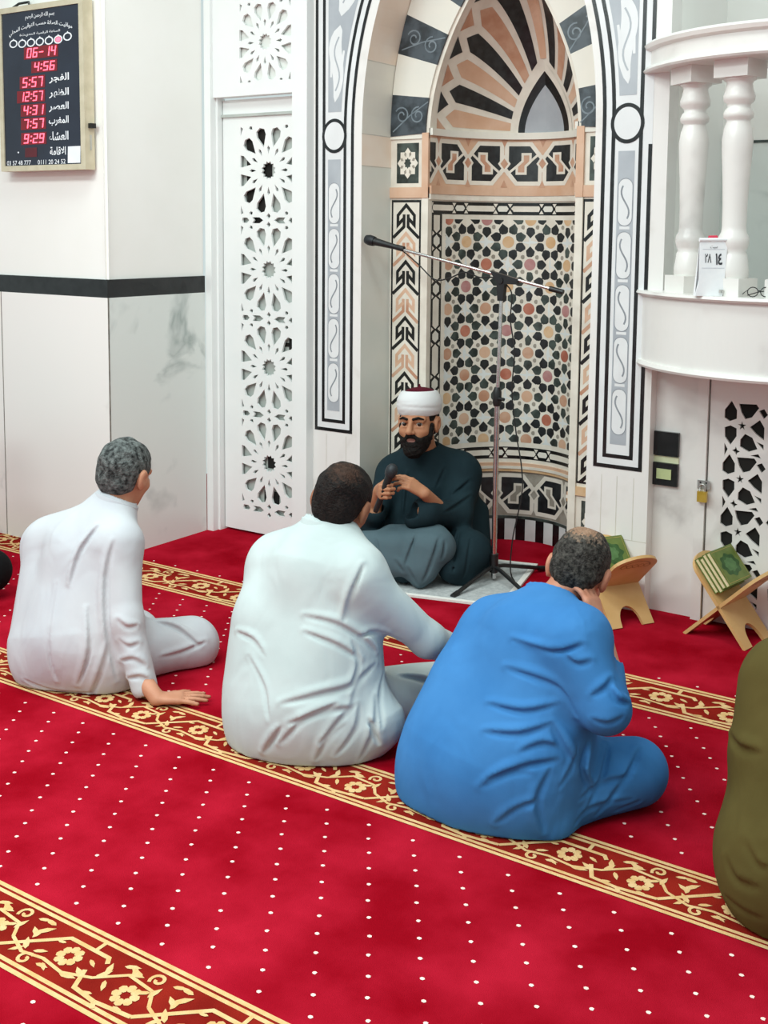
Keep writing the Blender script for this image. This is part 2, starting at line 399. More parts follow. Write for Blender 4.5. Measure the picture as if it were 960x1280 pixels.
# ---- two inlaid marble border panels either side of the niche
def inlay(side):
    sg = -1 if side == 'L' else 1
    lab = 'tall white inlaid panel with black border lines ' + ('between lattice door and prayer niche' if sg < 0 else 'between prayer niche and pulpit')
    t = thing('inlay_panel', lab, 'inlay panel', (NCX + sg * 0.76, WY, 0.60), 'inlaid border panels of the niche')
    xo, xi = (-3.44, -3.211) if sg < 0 else (-1.72, -1.938)
    W = abs(xo - xi); d = 1 if xi > xo else -1
    zb, zt, ztop = 0.60, 2.042, 3.05
    fm = lambda u, v, w: (u, WY - 0.0008 - w, v)
    X = lambda f: xo + d * W * f
    def inner(f, z):                     # x of the line at fraction f that follows the arch above the spring
        x = X(f)
        if z <= OZ: return x
        off = abs(x - (NCX + sg * OA)); a = OA + off; h = OH + off
        k = min(1, (z - OZ) / h)
        return NCX + sg * a * math.sqrt(max(0, 1 - k * k))
    zs = [OZ + (ztop - OZ) * i / 14 for i in range(15)]
    def path_in(f, z0): return [(inner(f, z), z) for z in ([z0] + zs[1:]) if z >= z0]
    bl = MB()
    white = rect(min(xo, xi), zb - 0.0, max(xo, xi), OZ); bl.decal(white, 'white_in', fm, 0)
    pin = path_in(1, OZ); bl.decal([(xo, OZ), *pin, (xo, ztop)], 'white_in', fm, 0)
    lw = 0.0165
    # outer frame: straight line on the far side, arched line on the niche side, joined at the foot
    for f0, zf in ((0.035, zb + 0.009), (0.225, zb + 0.054)):
        pts = [(X(f0), ztop), (X(f0), zf), (X(1 - f0), zf)] + path_in(1 - f0, OZ)
        if sg > 0 and f0 < 0.1:           # a white slab interrupts the outer line of the right-hand panel
            for q in stroke([(X(f0), 1.955), (X(f0), zf), (X(1 - f0), zf)] + path_in(1 - f0, OZ), lw): bl.decal(q, 'black', fm, 2)
            for q in stroke([(X(f0), ztop), (X(f0), 2.25)], lw): bl.decal(q, 'black', fm, 2)
        else:
            for q in stroke(pts, lw): bl.decal(q, 'black', fm, 2)
    bl.build('border_lines', t)
    md = MB(); c = ((X(0.225) + X(0.775)) / 2, zt)
    md.decal(circ(c, 0.0735, 36, 0.082), 'black', fm, 4); md.decal(circ(c, 0.058, 36, 0.066), 'white_in', fm, 5)
    md.build('medallion', t)
    sc = MB()
    x0, x1 = X(0.335), X(0.665)
    sc.decal(rect(min(x0, x1), zb + 0.105, max(x0, x1), 1.93), 'grey_in', fm, 2)
    n = 5; p = (1.93 - 0.10 - zb - 0.135) / n; xc = (x0 + x1) / 2; hw = abs(x1 - x0) / 2 - 0.004
    for k in range(n):
        zc = zb + 0.135 + p * (k + 0.5)
        cap = circ((xc, zc + p / 2 - hw - 0.012), hw, 10, None, 0, PI, True) + circ((xc, zc - p / 2 + hw + 0.012), hw, 10, None, PI, 2 * PI, True)
        sc.decal(cap, 'white_in', fm, 3)
        for q in stroke(cap, 0.0028, True): sc.decal(q, 'grey_line', fm, 4)
        s = [(xc + d * hw * 0.55 * math.sin((i / 12 - 0.5) * 2 * PI * 0.8), zc + (i / 12 - 0.5) * p * 0.62) for i in range(13)]
        for q in stroke(s, 0.007): sc.decal(q, 'grey_line', fm, 4)
        if k: 
            for q in stroke([(xc - hw * 0.7, zc - p / 2 + 0.004), (xc + hw * 0.7, zc - p / 2 + 0.004)], 0.012): sc.decal(q, 'white_in', fm, 3)
    za = 2.155
    up = [(inner(0.665, z), z) for z in [za] + [q for q in zs if q > za]]
    sc.decal([(x0, za), *up, (x0, ztop)], 'grey_in', fm, 2)
    def mid(z, k=0.5): return x0 + (inner(0.665, z) - x0) * k
    for z0, z1 in ((2.20, 2.56), (2.60, 3.0)):
        m = 14; Lh = []; Rh = []
        for i in range(m + 1):
            t_ = i / m; z = z0 + (z1 - z0) * t_; w_ = abs(inner(0.665, z) - x0) * 0.36 * (math.sin(PI * min(1, max(0.0, t_))) ** 0.45); xm = mid(z) + d * 0.15 * abs(inner(0.665, z) - x0) * math.sin(t_ * 2 * PI)
            Lh.append((xm - w_, z)); Rh.append((xm + w_, z))
        sc.decal(Lh + Rh[::-1], 'white_in', fm, 3)
        s = [(mid(z0 + (z1 - z0) * (0.15 + 0.7 * i / 12)) + d * 0.02 * math.sin(i / 12 * 2 * PI), z0 + (z1 - z0) * (0.15 + 0.7 * i / 12)) for i in range(13)]
        for q in stroke(s, 0.008): sc.decal(q, 'grey_in', fm, 4)
        for kk in (0.18, 0.82):
            for q in stroke([(mid(z0 + 0.12 + 0.03 * i, kk), z0 + 0.12 + 0.03 * i) for i in range(5)], 0.012): sc.decal(q, 'white_in', fm, 4)
    sc.build('scroll_panel', t)
inlay('L'); inlay('R')

# ================================================================== PRAYER NICHE
niche = thing('prayer_niche', 'arched prayer niche with star mosaic and ribbed half dome', 'prayer niche', (ICX, RY, 0))
# reveal (depth of the opening) in stone blocks
jb = MB()
path = [(NCX + OA, 0), (NCX + OA, 1.0), (NCX + OA, 1.9)] + arch(NCX, OA, OH, OZ, 40) + [(NCX - OA, 1.9), (NCX - OA, 1.0), (NCX - OA, 0)]
acc = 0
for i in range(len(path) - 1):
    a, b = path[i], path[i + 1]
    zz = (a[1] + b[1]) / 2
    m = 'greyjamb' if zz < 1.95 else ('peach' if int((i + 1) / 4) % 2 else 'cream')
    jb.add([(a[0], WY, a[1]), (b[0], WY, b[1]), (b[0], RY, b[1]), (a[0], RY, a[1])], [(0, 1, 2, 3)], m, zz > 1.95)
    if zz > 1.95 and i % 4 == 3 or abs(a[1] - 1.9) < 0.01:
        c = np.array([NCX, 0, OZ]); 
        def pull(q): 
            v = np.array([q[0], 0, q[1]]) - c; v = v / np.linalg.norm(v) * 0.0006; return v
        t = (np.array(b) - np.array(a)); t = t / np.linalg.norm(t) * 0.004
        e = np.array(a) + t; pa_, pb_ = pull(a), pull(e)
        jb.add([(a[0] - pa_[0], WY, a[1] - pa_[2]), (e[0] - pb_[0], WY, e[1] - pb_[2]), (e[0] - pb_[0], RY, e[1] - pb_[2]), (a[0] - pa_[0], RY, a[1] - pa_[2])], [(0, 1, 2, 3)], 'fine_joint')
jb.build('reveal', niche)
fm_r = lambda u, v, w: (u, RY - w, v)
rp = MB()
ro = [(NCX - OA, 0)] + arch(NCX, OA, OH, OZ)[::-1] + [(NCX + OA, 0), (ICX + IA, 0)] + pointed(ICX, IA, IH, IZ) + [(ICX - IA, 0)]
rp.plate(ro, [], lambda u, v, w: (u, RY + w, v), 0, 'ivory')
rp.build('recess_panel', niche)
# voussoirs
vs = MB(); N = 17
def ringpt(a, h, z, cx, th):
    if a < 0.5:
        u = 1 - abs(1 - th / (PI / 2)); u = 1 - (1 - u) ** 1.7; th = (PI / 2) * (u if th <= PI / 2 else 2 - u)
        return (cx + a * lan(th)[0], z + h * lan(th)[1])
    return (cx + a * math.cos(th), z + h * math.sin(th))
for i in range(N):
    t0, t1 = PI * i / N, PI * (i + 1) / N
    ins = [ringpt(IA + 0.02, IH + 0.02, IZ, ICX, t0 + (t1 - t0) * k / 4) for k in range(5)]
    out = [ringpt(OA - 0.004, OH - 0.004, OZ, NCX, t0 + (t1 - t0) * k / 4) for k in range(5)]
    dark = i % 2 == 0
    poly = ins + out[::-1]
    vs.plate(poly, [], lambda u, v, w: (u, RY - 0.012 + w, v), 0.012, 'grey_dark' if dark else 'cream', back=False)
    if dark:
        tm = (t0 + t1) / 2; fm_v = lambda u, v, w: (u, RY - 0.0125 - w, v)
        ctr = lambda k, tt: tuple(np.array(ringpt(IA, IH, IZ, ICX, tt)) * (1 - k) + np.array(ringpt(OA, OH, OZ, NCX, tt)) * k)
        for k in (0.3, 0.7):
            c = ctr(k, tm)
            for q in stroke(spiral(c, 0.042, 1.4, 0.5 + k * 3, 1 if k < 0.5 else -1, 22), 0.007): vs.decal(q, 'grey_vein', fm_v, 1)
        for q in stroke([ctr(0.08, t0 + 0.02), ctr(0.5, tm), ctr(0.92, t1 - 0.02)], 0.006): vs.decal(q, 'grey_vein', fm_v, 1)
vs.build('arch_ring', niche)
# flat side strips: arrow inlay, square rosettes, mouldings
def arrow_strip(x0, x1, z0, z1):
    s = MB(); fm = lambda u, v, w: (u, RY - 0.0006 - w, v)
    s.decal(rect(x0, z0, x1, z1), 'black', fm, 0); s.decal(rect(x0 + 0.010, z0 + 0.01, x1 - 0.010, z1 - 0.012), 'ivory', fm, 1)
    xc = (x0 + x1) / 2; w = (x1 - x0) / 2 - 0.010; p = 0.1385
    for k in range(int((z1 - z0) / p) + 2):
        zc = z1 - 0.10 - k * p; m = 'black' if k % 2 == 0 else 'orange'; m2 = 'black' if k % 2 == 0 else 'pink'
        segs = [([(xc - w, zc - 0.085), (xc - 0.012, zc - 0.03), (xc - 0.012, zc + 0.03)], m),
                ([(xc + w, zc - 0.085), (xc + 0.012, zc - 0.03), (xc + 0.012, zc + 0.03)], m),
                ([(xc - 0.012, zc + 0.012), (xc - 0.048, zc - 0.022), (xc - 0.048, zc + 0.025), (xc, zc + 0.075), (xc + 0.048, zc + 0.025), (xc + 0.048, zc - 0.022), (xc + 0.012, zc + 0.012)], m2)]
        for pts, mm in segs:
            for q in stroke(pts, 0.0165):
                q = clip(clip(clip(clip(q, 0, x0 + 0.01, 1), 0, x1 - 0.01, -1), 1, z0 + 0.01, 1), 1, z1 - 0.012, -1)
                if len(q) >= 3: s.decal(q, mm, fm, 2)
    s.build('arrow_strip', niche)
def rosette_square(x0, x1, z0, z1):
    s = MB(); fm = lambda u, v, w: (u, RY - 0.0006 - w, v); c = ((x0 + x1) / 2, (z0 + z1) / 2); W = (x1 - x0) / 2; H = (z1 - z0) / 2
    s.decal(rect(x0, z0, x1, z1), 'ivory', fm, 0); s.decal(rect(x0 + 0.02, z0 + 0.018, x1 - 0.02, z1 - 0.018), 'dark_green', fm, 1)
    r = W - 0.024; ry = min(H - 0.022, r * 1.25)
    st = []
    for k in range(16):
        rr = 1.0 if k % 2 == 0 else 0.77
        st.append((c[0] + r * rr * math.cos(PI / 8 * k), c[1] + ry * rr * math.sin(PI / 8 * k)))
    s.decal(st, 'ivory', fm, 2)
    for k in range(8):
        a = PI / 4 * k + PI / 8
        kite = [(0.42, 0), (0.62, 0.12), (0.80, 0), (0.62, -0.12)]
        kk = [(c[0] + (x * math.cos(a) - y * math.sin(a)) * r, c[1] + (x * math.sin(a) + y * math.cos(a)) * ry) for x, y in kite]
        s.decal(kk, 'taupe', fm, 3)
    s.decal([(c[0] + r * (0.36 if k % 2 == 0 else 0.26) * math.cos(PI / 8 * k), c[1] + ry * (0.36 if k % 2 == 0 else 0.26) * math.sin(PI / 8 * k)) for k in range(16)], 'dark_green', fm, 3)
    s.build('rosette_square', niche)
for x0, x1 in ((-3.158, -2.986), (-2.132, -1.972)):
    arrow_strip(x0, x1, 0.455, 1.742); rosette_square(x0 + 0.008, x1 + 0.004, 1.805, 2.035); rosette_square(x0 + 0.012, x1 - 0.006, 0.165, 0.395)
ml = MB()
for x0, x1 in ((NCX - OA, ICX - IA), (ICX + IA, NCX + OA)):
    ml.box((x0, RY - 0.010, 1.752), (x1, RY + 0.004, 1.803), 'pink'); ml.box((x0, RY - 0.008, 2.036), (x1, RY + 0.004, 2.062), 'cream')
    ml.box((x0 + (0.037 if x0 > -2.6 else 0), RY - 0.010, 0.400), (x1 - (0.037 if x0 < -2.6 else 0), RY + 0.004, 0.440), 'tan')
for x in (ICX - IA - 0.036, ICX + IA):
    ml.box((x, RY - 0.014, 1.7515), (x + 0.036, RY + 0.003, 2.0625), 'pink'); ml.box((x, RY - 0.010, 0.0), (x + 0.036, RY + 0.004, 1.752), 'ivory')
ml.build('flat_moulding', niche)

# curved niche wall: pattern coordinate u = arc length from the left edge
_ph = np.linspace(-PI / 2, PI / 2, 721)
_x = ICX + IA * np.sin(_ph); _y = RY + IB * np.cos(_ph)
_s = np.r_[0, np.cumsum(np.hypot(np.diff(_x), np.diff(_y)))]
UMAX = float(_s[-1])
def fm_c(u, v, w):
    ph = float(np.interp(u, _s, _ph)); x = ICX + IA * math.sin(ph); y = RY + IB * math.cos(ph)
    n = np.array([math.sin(ph) / IA, math.cos(ph) / IB]); n /= np.linalg.norm(n)
    return (x - n[0] * w, y - n[1] * w, v)
SL = UMAX / 36
def curved(z0, z1, m, lift=0.0, sl=None):
    s = MB(); s.decal(rect(0, z0, UMAX, z1), m, lambda u, v, w: fm_c(u, v, w + lift), 0, sl or SL); return s
# star mosaic
MZ0, MZ1, MU0, MU1 = 0.515, 1.652, 0.132, UMAX - 0.132
mo = curved(0.36, 1.745, 'ivory')
mo.decal(rect(MU0, MZ0, MU1, MZ1), 'ivory', fm_c, 1, SL)
S = 0.2245
def clipm(q): return clip(clip(clip(clip(q, 0, MU0, 1), 0, MU1, -1), 1, MZ0, 1), 1, MZ1, -1)
def put(poly, m, layer, axis=0):
    q = clipm(poly)
    if len(q) >= 3: mo.decal(q, m, fm_c, layer, SL)
shield = [(-0.42, -0.28), (-0.30, -0.42), (0.22, -0.42), (0.62, 0), (0.22, 0.42), (-0.30, 0.42), (-0.42, 0.28)]
shield = [(-0.45, -0.20), (-0.30, -0.40), (0.10, -0.46), (0.58, 0), (0.10, 0.46), (-0.30, 0.40), (-0.45, 0.20)]
petal_m = ['charcoal', 'charcoal', 'dark_green', 'charcoal', 'dark_green']
disc_m = ['tan', 'orange', 'terra', 'tan', 'pink', 'mauve', 'tan', 'orange']
u00, z00 = 0.267, 1.5405
for i in range(-2, 6):
    for j in range(-2, 7):
        for ab in (0, 1):
            cu, cz = u00 + S * (i + 0.5 * ab), z00 - S * (j + 0.5 * ab)
            if not (MU0 - 0.15 < cu < MU1 + 0.15 and MZ0 - 0.15 < cz < MZ1 + 0.15): continue
            # eight-rayed white field and coloured disc
            put(circ((cu, cz), 0.030, 18), disc_m[(i * 3 + j * 5 + ab * 2) % 8], 3)
            if ab == 0:
                for k in range(8):
                    a = PI / 8 + PI / 4 * k; r = 0.300 * S
                    aim = a + (0.38 if k % 2 else -0.38) * 0.6
                    put(rotp(shield, aim, sc=0.053, t=(cu + r * math.cos(a), cz + r * math.sin(a))), petal_m[rng.integers(5)], 2)
            else:
                for k in range(4):
                    a = PI / 2 * k; r = 0.275 * S
                    put(rotp(shield, a, sc=0.053, t=(cu + r * math.cos(a), cz + r * math.sin(a))), petal_m[rng.integers(5)], 2)
                    a2 = a + PI / 4; r2 = 0.235 * S
                    put(circ((cu + r2 * math.cos(a2), cz + r2 * math.sin(a2)), 0.0115, 8), 'taupe', 2)
        # pale ice stars between the discs
        for du, dz in ((0.5, 0), (0, 0.5)):
            cu, cz = u00 + S * (i + du), z00 - S * (j + dz)
            st = [(cu + S * (0.205 if k % 2 == 0 else 0.085) * math.cos(PI / 6 * k + (0 if du else PI / 2)), cz + S * (0.205 if k % 2 == 0 else 0.085) * math.sin(PI / 6 * k + (0 if du else PI / 2))) for k in range(12)]
            if MU0 < cu < MU1 and MZ0 < cz < MZ1: put(st, 'ice', 1.5)
mo.build('star_mosaic', niche)
# chain border around the mosaic
cb = MB()
def chain(u0, u1, z0, z1, vertical, phase):
    cb.decal(rect(u0, z0, u1, z1), 'black', fm_c, 2, SL)
    per = 0.236; A0, A1 = (z0, z1) if vertical else (u0, u1); B0, B1 = (u0, u1) if vertical else (z0, z1)
    bc = (B0 + B1) / 2; hb = (B1 - B0) / 2 - 0.017
    def hexa(c, L): return [(c - L, 0), (c - L + hb * 0.7, hb), (c + L - hb * 0.7, hb), (c + L, 0), (c + L - hb * 0.7, -hb), (c - L + hb * 0.7, -hb)]
    k = math.floor((A0 - phase) / per) - 1
    while phase + k * per < A1 + per:
        c0 = phase + k * per
        for c, L in ((c0, 0.030), (c0 + per / 2, 0.080)):
            p = clip(clip(hexa(c, L), 0, A0 + 0.006, 1), 0, A1 - 0.006, -1)
            if len(p) >= 3:
                q = [((bc + b, a) if vertical else (a, bc + b)) for a, b in p]
                cb.decal(q, 'cream' if L < 0.05 else 'ivory', fm_c, 3, SL)
        for cw in (c0 - 0.037, c0 + 0.037):
            for sg in (-1, 1):
                tri = [(cw - 0.012, sg * (hb + 0.011)), (cw + 0.012, sg * (hb + 0.011)), (cw, sg * (hb - 0.008))]
                p = clip(clip(tri, 0, A0, 1), 0, A1, -1)
                if len(p) >= 3: cb.decal([((bc + b, a) if vertical else (a, bc + b)) for a, b in p], 'ivory', fm_c, 4, SL)
        k += 1
chain(0.024, UMAX - 0.024, 1.676, 1.738, False, 0.2245)
chain(0.024, UMAX - 0.024, 0.428, 0.490, False, 0.2245)
chain(0.024, 0.106, 0.490, 1.676, True, 1.545)
chain(UMAX - 0.106, UMAX - 0.024, 0.490, 1.676, True, 1.545)
cb.build('chain_border', niche)
# mouldings on the curve
cm = MB()
def rail(z0, z1, out, m):
    cm.decal(rect(0, z0, UMAX, z1), m, lambda u, v, w: fm_c(u, v, w + out), 0, SL)
    for zz in (z0, z1):
        n = 36
        vv = [fm_c(UMAX * k / n, zz, out) for k in range(n + 1)] + [fm_c(UMAX * k / n, zz, -0.002) for k in range(n + 1)]
        cm.add(vv, [(k, k + 1, n + 2 + k, n + 1 + k) for k in range(n)], m)
def _rail_end(z0, z1, out, m):
    for u in (0, UMAX): cm.add([fm_c(u, z0, out), fm_c(u, z1, out), fm_c(u, z1, -0.004), fm_c(u, z0, -0.004)], [(0, 1, 2, 3)], m)
_rail = rail
def rail(z0, z1, out, m):
    _rail(z0, z1, out, m); _rail_end(z0, z1, out, m)
rail(1.772, 1.812, 0.012, 'pink'); rail(1.745, 1.772, 0.008, 'ivory'); rail(2.052, 2.085, 0.016, 'cream')
cm.build('curved_moulding', niche); cm = MB()
rail(0.363, 0.378, 0.010, 'tan'); rail(0.378, 0.392, 0.014, 'ivory'); rail(0.392, 0.408, 0.010, 'pink')
cm.build('curved_moulding', niche)
# knotwork friezes
def frieze(z0, z1, bg, phase, name, mdia):
    s = curved(z0, z1, bg, 0.0, SL / 2); H = z1 - z0; w = 0.1955; zc = (z0 + z1) / 2
    def pp(poly, m, ly):
        q = clip(clip(clip(clip(poly, 0, 0.002, 1), 0, UMAX - 0.002, -1), 1, z0 + 0.002, 1), 1, z1 - 0.002, -1)
        if len(q) >= 3: s.decal(q, m, fm_c, ly, SL / 2)
    e = 0.022
    for k in range(-1, 9):
        c = phase + w * k; f = 1 if k % 2 == 0 else -1
        R = lambda pts: [(c + f * x, zc + y) for x, y in pts]
        h = H / 2 - e; a = w / 2 - 0.012
        # dark knot cell, two corners chamfered
        dk = R([(-a, -0.01), (-a, h), (a - 0.055, h), (a, h * 0.25), (a, -h * 0.3), (a, -h), (-a + 0.055, -h), (-a, -h * 0.45)])
        pp(dk, 'charcoal', 1)
        for q in stroke(R([(-a - 0.02, -0.012), (-a, 0.012), (-a, h), (a - 0.05, h), (a + 0.03, 0.0)]), 0.021): pp(q, 'ivory', 3)
        for q in stroke(R([(a + 0.02, 0.012), (a, -0.012), (a, -h), (-a + 0.05, -h), (-a - 0.03, 0.0)]), 0.021): pp(q, 'ivory', 3)
        zig = R([(-0.055, -0.028), (-0.022, 0.008), (-0.022, 0.042), (0.030, 0.042), (0.030, 0.018), (0.055, 0.028), (0.022, -0.008), (0.022, -0.042), (-0.030, -0.042), (-0.030, -0.018)])
        zig = R([(-0.006, 0.048), (0.034, 0.048), (0.034, 0.010), (0.010, -0.012), (0.010, -0.048), (-0.034, -0.048), (-0.034, -0.012), (-0.006, 0.014)])
        pp(zig, mdia, 2)
        for q in stroke(zig, 0.012, True): pp(q, 'ivory', 3)
        for q in stroke(R([(0.034, 0.012), (a, 0.055)]), 0.012) + stroke(R([(-0.034, -0.012), (-a, -0.055)]), 0.012): pp(q, 'ivory', 3)
        b = c + w / 2
        pp([(b - 0.022, zc), (b, zc + 0.030), (b + 0.022, zc), (b, zc - 0.030)], mdia, 4)
        for q in stroke([(b - 0.026, zc), (b, zc + 0.035), (b + 0.026, zc), (b, zc - 0.035)], 0.010, True): pp(q, 'ivory', 5)
        for sg in (-1, 1):
            pp([(b - 0.018, zc + sg * H / 2), (b + 0.018, zc + sg * H / 2), (b, zc + sg * (H / 2 - 0.04))], mdia, 4)
    s.build(name, niche)
frieze(1.812, 2.052, 'pink', 0.17, 'knot_frieze', 'orange')
frieze(0.128, 0.363, 'taupe', 0.165, 'knot_frieze', 'taupe')
# striped plinth of the niche
sp = curved(0, 0.118, 'ice'); sp.decal(rect(0, 0.112, UMAX, 0.128), 'dark_green', fm_c, 1, SL)
for k in range(-4, 9):
    u0 = 0.453 + 0.105 * k
    q = clip(clip(rect(u0, 0, u0 + 0.050, 0.112), 0, 0, 1), 0, UMAX, -1)
    if len(q) >= 3: sp.decal(q, 'black', fm_c, 1, SL)
sp.build('striped_plinth', niche)
# ribbed half dome
dm = MB()
def fm_d(al, ta, w):
    st, ct = math.sin(ta), math.cos(ta); ca, sa = lan(min(max(al, 0), PI))
    k = 1 - w / 0.42
    return (ICX + IA * st * ca * k, RY + IB * ct * k, IZ + 0.025 + (IH - 0.025) * st * sa * k)
nA, nT = 64, 18
vv = [fm_d(PI * i / nA, PI / 2 * j / nT, 0) for i in range(nA + 1) for j in range(nT + 1)]
dm.add(vv, [(i * (nT + 1) + j, i * (nT + 1) + j + 1, (i + 1) * (nT + 1) + j + 1, (i + 1) * (nT + 1) + j) for i in range(nA) for j in range(nT)], 'ivory', True)
NR = 13; da = PI / NR
for i in range(NR):
    a0 = da * i; hw = da * 0.36; ac = a0 + da / 2
    m = ('orange', 'charcoal', 'pink', 'charcoal')[i % 4] if i != NR - 1 else 'pink'
    if i == 0: m = 'pink'
    w0 = hw * 0.92; w1 = hw
    poly = [(ac - w0, 0.47), (ac - w1, 1.20), (ac, 1.32), (ac + w1, 1.20), (ac + w0, 0.47)]
    dm.decal(poly, m, fm_d, 3, PI / 2 / 36, 1)
for i in range(NR + 1):
    ac = da * i; hw = da * 0.42
    poly = [(max(0, ac - hw), 1.455), (ac, 1.30), (min(PI, ac + hw), 1.455)]
    if i == 0: poly = [(0, 1.30), (0, 1.455), (hw, 1.455)]
    if i == NR: poly = [(PI, 1.30), (PI, 1.455), (PI - hw, 1.455)]
    dm.decal(poly, 'orange' if i % 2 else 'charcoal', fm_d, 3, PI / 2 / 36, 1)
def dring(t0, t1, m, ly, n=24):
    for k in range(n): dm.decal([(PI * k / n, t0), (PI * k / n, t1), (PI * (k + 1) / n, t1), (PI * (k + 1) / n, t0)], m, fm_d, ly * 2, PI / 2 / 36, 1)
dring(0.0, 0.43, 'ivory', 4); dring(0.005, 0.37, 'black', 5); dring(0.005, 0.285, 'grey_in', 6)
dm.build('ribbed_dome', niche)
# ================================================================== TEXT
ARF = {'ا': (0xFE8D, 0xFE8E), 'ل': (0xFEDD, 0xFEDE, 0xFEDF, 0xFEE0), 'ف': (0xFED1, 0xFED2, 0xFED3, 0xFED4), 'ج': (0xFE9D, 0xFE9E, 0xFE9F, 0xFEA0),
       'ر': (0xFEAD, 0xFEAE), 'ظ': (0xFEC5, 0xFEC6, 0xFEC7, 0xFEC8), 'ه': (0xFEE9, 0xFEEA, 0xFEEB, 0xFEEC), 'ع': (0xFEC9, 0xFECA, 0xFECB, 0xFECC),
       'ص': (0xFEB9, 0xFEBA, 0xFEBB, 0xFEBC), 'م': (0xFEE1, 0xFEE2, 0xFEE3, 0xFEE4), 'غ': (0xFECD, 0xFECE, 0xFECF, 0xFED0), 'ب': (0xFE8F, 0xFE90, 0xFE91, 0xFE92),
       'ش': (0xFEB5, 0xFEB6, 0xFEB7, 0xFEB8), 'ء': (0xFE80,), 'ق': (0xFED5, 0xFED6, 0xFED7, 0xFED8), 'ة': (0xFE93, 0xFE94), 'و': (0xFEED, 0xFEEE),
       'ي': (0xFEF1, 0xFEF2, 0xFEF3, 0xFEF4), 'ت': (0xFE95, 0xFE96, 0xFE97, 0xFE98), 'ن': (0xFEE5, 0xFEE6, 0xFEE7, 0xFEE8), 'س': (0xFEB1, 0xFEB2, 0xFEB3, 0xFEB4),
       'ح': (0xFEA1, 0xFEA2, 0xFEA3, 0xFEA4), 'د': (0xFEA9, 0xFEAA), 'ٻ': (0xFEFB, 0xFEFC)}
def shape_ar(w):
    w = w.replace('لا', 'ٻ'); out = []
    for i, ch in enumerate(w):
        if ch not in ARF: out.append(ch); continue
        F = ARF[ch]; pj = i > 0 and w[i - 1] in ARF and len(ARF[w[i - 1]]) == 4
        nj = i < len(w) - 1 and w[i + 1] in ARF and len(F) == 4 and len(ARF[w[i + 1]]) > 1
        k = (3 if nj else 1) if pj and len(F) > 1 else (2 if nj else 0)
        out.append(chr(F[k]))
    return ''.join(out[::-1])
def text_polys(txt, bold=0.0, res=3):
    c = bpy.data.curves.new('lettering', 'FONT'); c.body = txt; c.offset = bold; c.resolution_u = res
    o = bpy.data.objects.new('lettering', c); COL.objects.link(o)
    bpy.context.view_layer.update()
    me = bpy.data.meshes.new_from_object(o.evaluated_get(bpy.context.evaluated_depsgraph_get()))
    v = np.array([q.co[:2] for q in me.vertices]).reshape(-1, 2); f = [tuple(p.vertices) for p in me.polygons]
    bpy.data.objects.remove(o); bpy.data.curves.remove(c); bpy.data.meshes.remove(me)
    return v, f
def put_text(mb, txt, x0, y0, x1, y1, m, fm, lift=0.0, bold=0.0, warp=None):
    """fit the lettering in a box of pattern coordinates"""
    v, f = text_polys(txt, bold)
    if not len(v): return
    lo, hi = v.min(0), v.max(0)
    u = x0 + (v[:, 0] - lo[0]) / (hi[0] - lo[0]) * (x1 - x0); w = y0 + (v[:, 1] - lo[1]) / (hi[1] - lo[1]) * (y1 - y0)
    if warp: u, w = warp(u, w)
    mb.add([fm(a, b, lift) for a, b in zip(u, w)], f, m)
SEG = {'0': 'abcdef', '1': 'bc', '2': 'abged', '3': 'abgcd', '4': 'fgbc', '5': 'afgcd', '6': 'afgedc', '7': 'abc', '8': 'abcdefg', '9': 'abfgcd', '-': 'g'}
def seven(mb, txt, x0, y0, x1, y1, m, fm, lift):
    n = sum(0.45 if c == ':' else 1.0 for c in txt); w = (x1 - x0) / n; h = y1 - y0; x = x0; th = w * 0.19
    sl = lambda p: [(a + (b - y0) * 0.10, b) for a, b in p]
    for c in txt:
        if c == ':':
            for k in (0.28, 0.72): mb.decal(sl(rect(x + 0.10 * w, y0 + h * k - th * 0.6, x + 0.34 * w, y0 + h * k + th * 0.6)), m, lambda u, v, q: fm(u, v, q + lift), 0)
            x += 0.45 * w; continue
        a, b = x + 0.08 * w, x + 0.86 * w; ym = (y0 + y1) / 2; g = th * 0.15
        S_ = {'a': rect(a + g, y1 - th, b - g, y1), 'd': rect(a + g, y0, b - g, y0 + th), 'g': rect(a + g, ym - th / 2, b - g, ym + th / 2),
              'f': rect(a, ym + g, a + th, y1 - g), 'e': rect(a, y0 + g, a + th, ym - g), 'b': rect(b - th, ym + g, b, y1 - g), 'c': rect(b - th, y0 + g, b, ym - g)}
        for s_ in SEG[c]: mb.decal(sl(S_[s_]), m, lambda u, v, q: fm(u, v, q + lift), 0)
        x += w

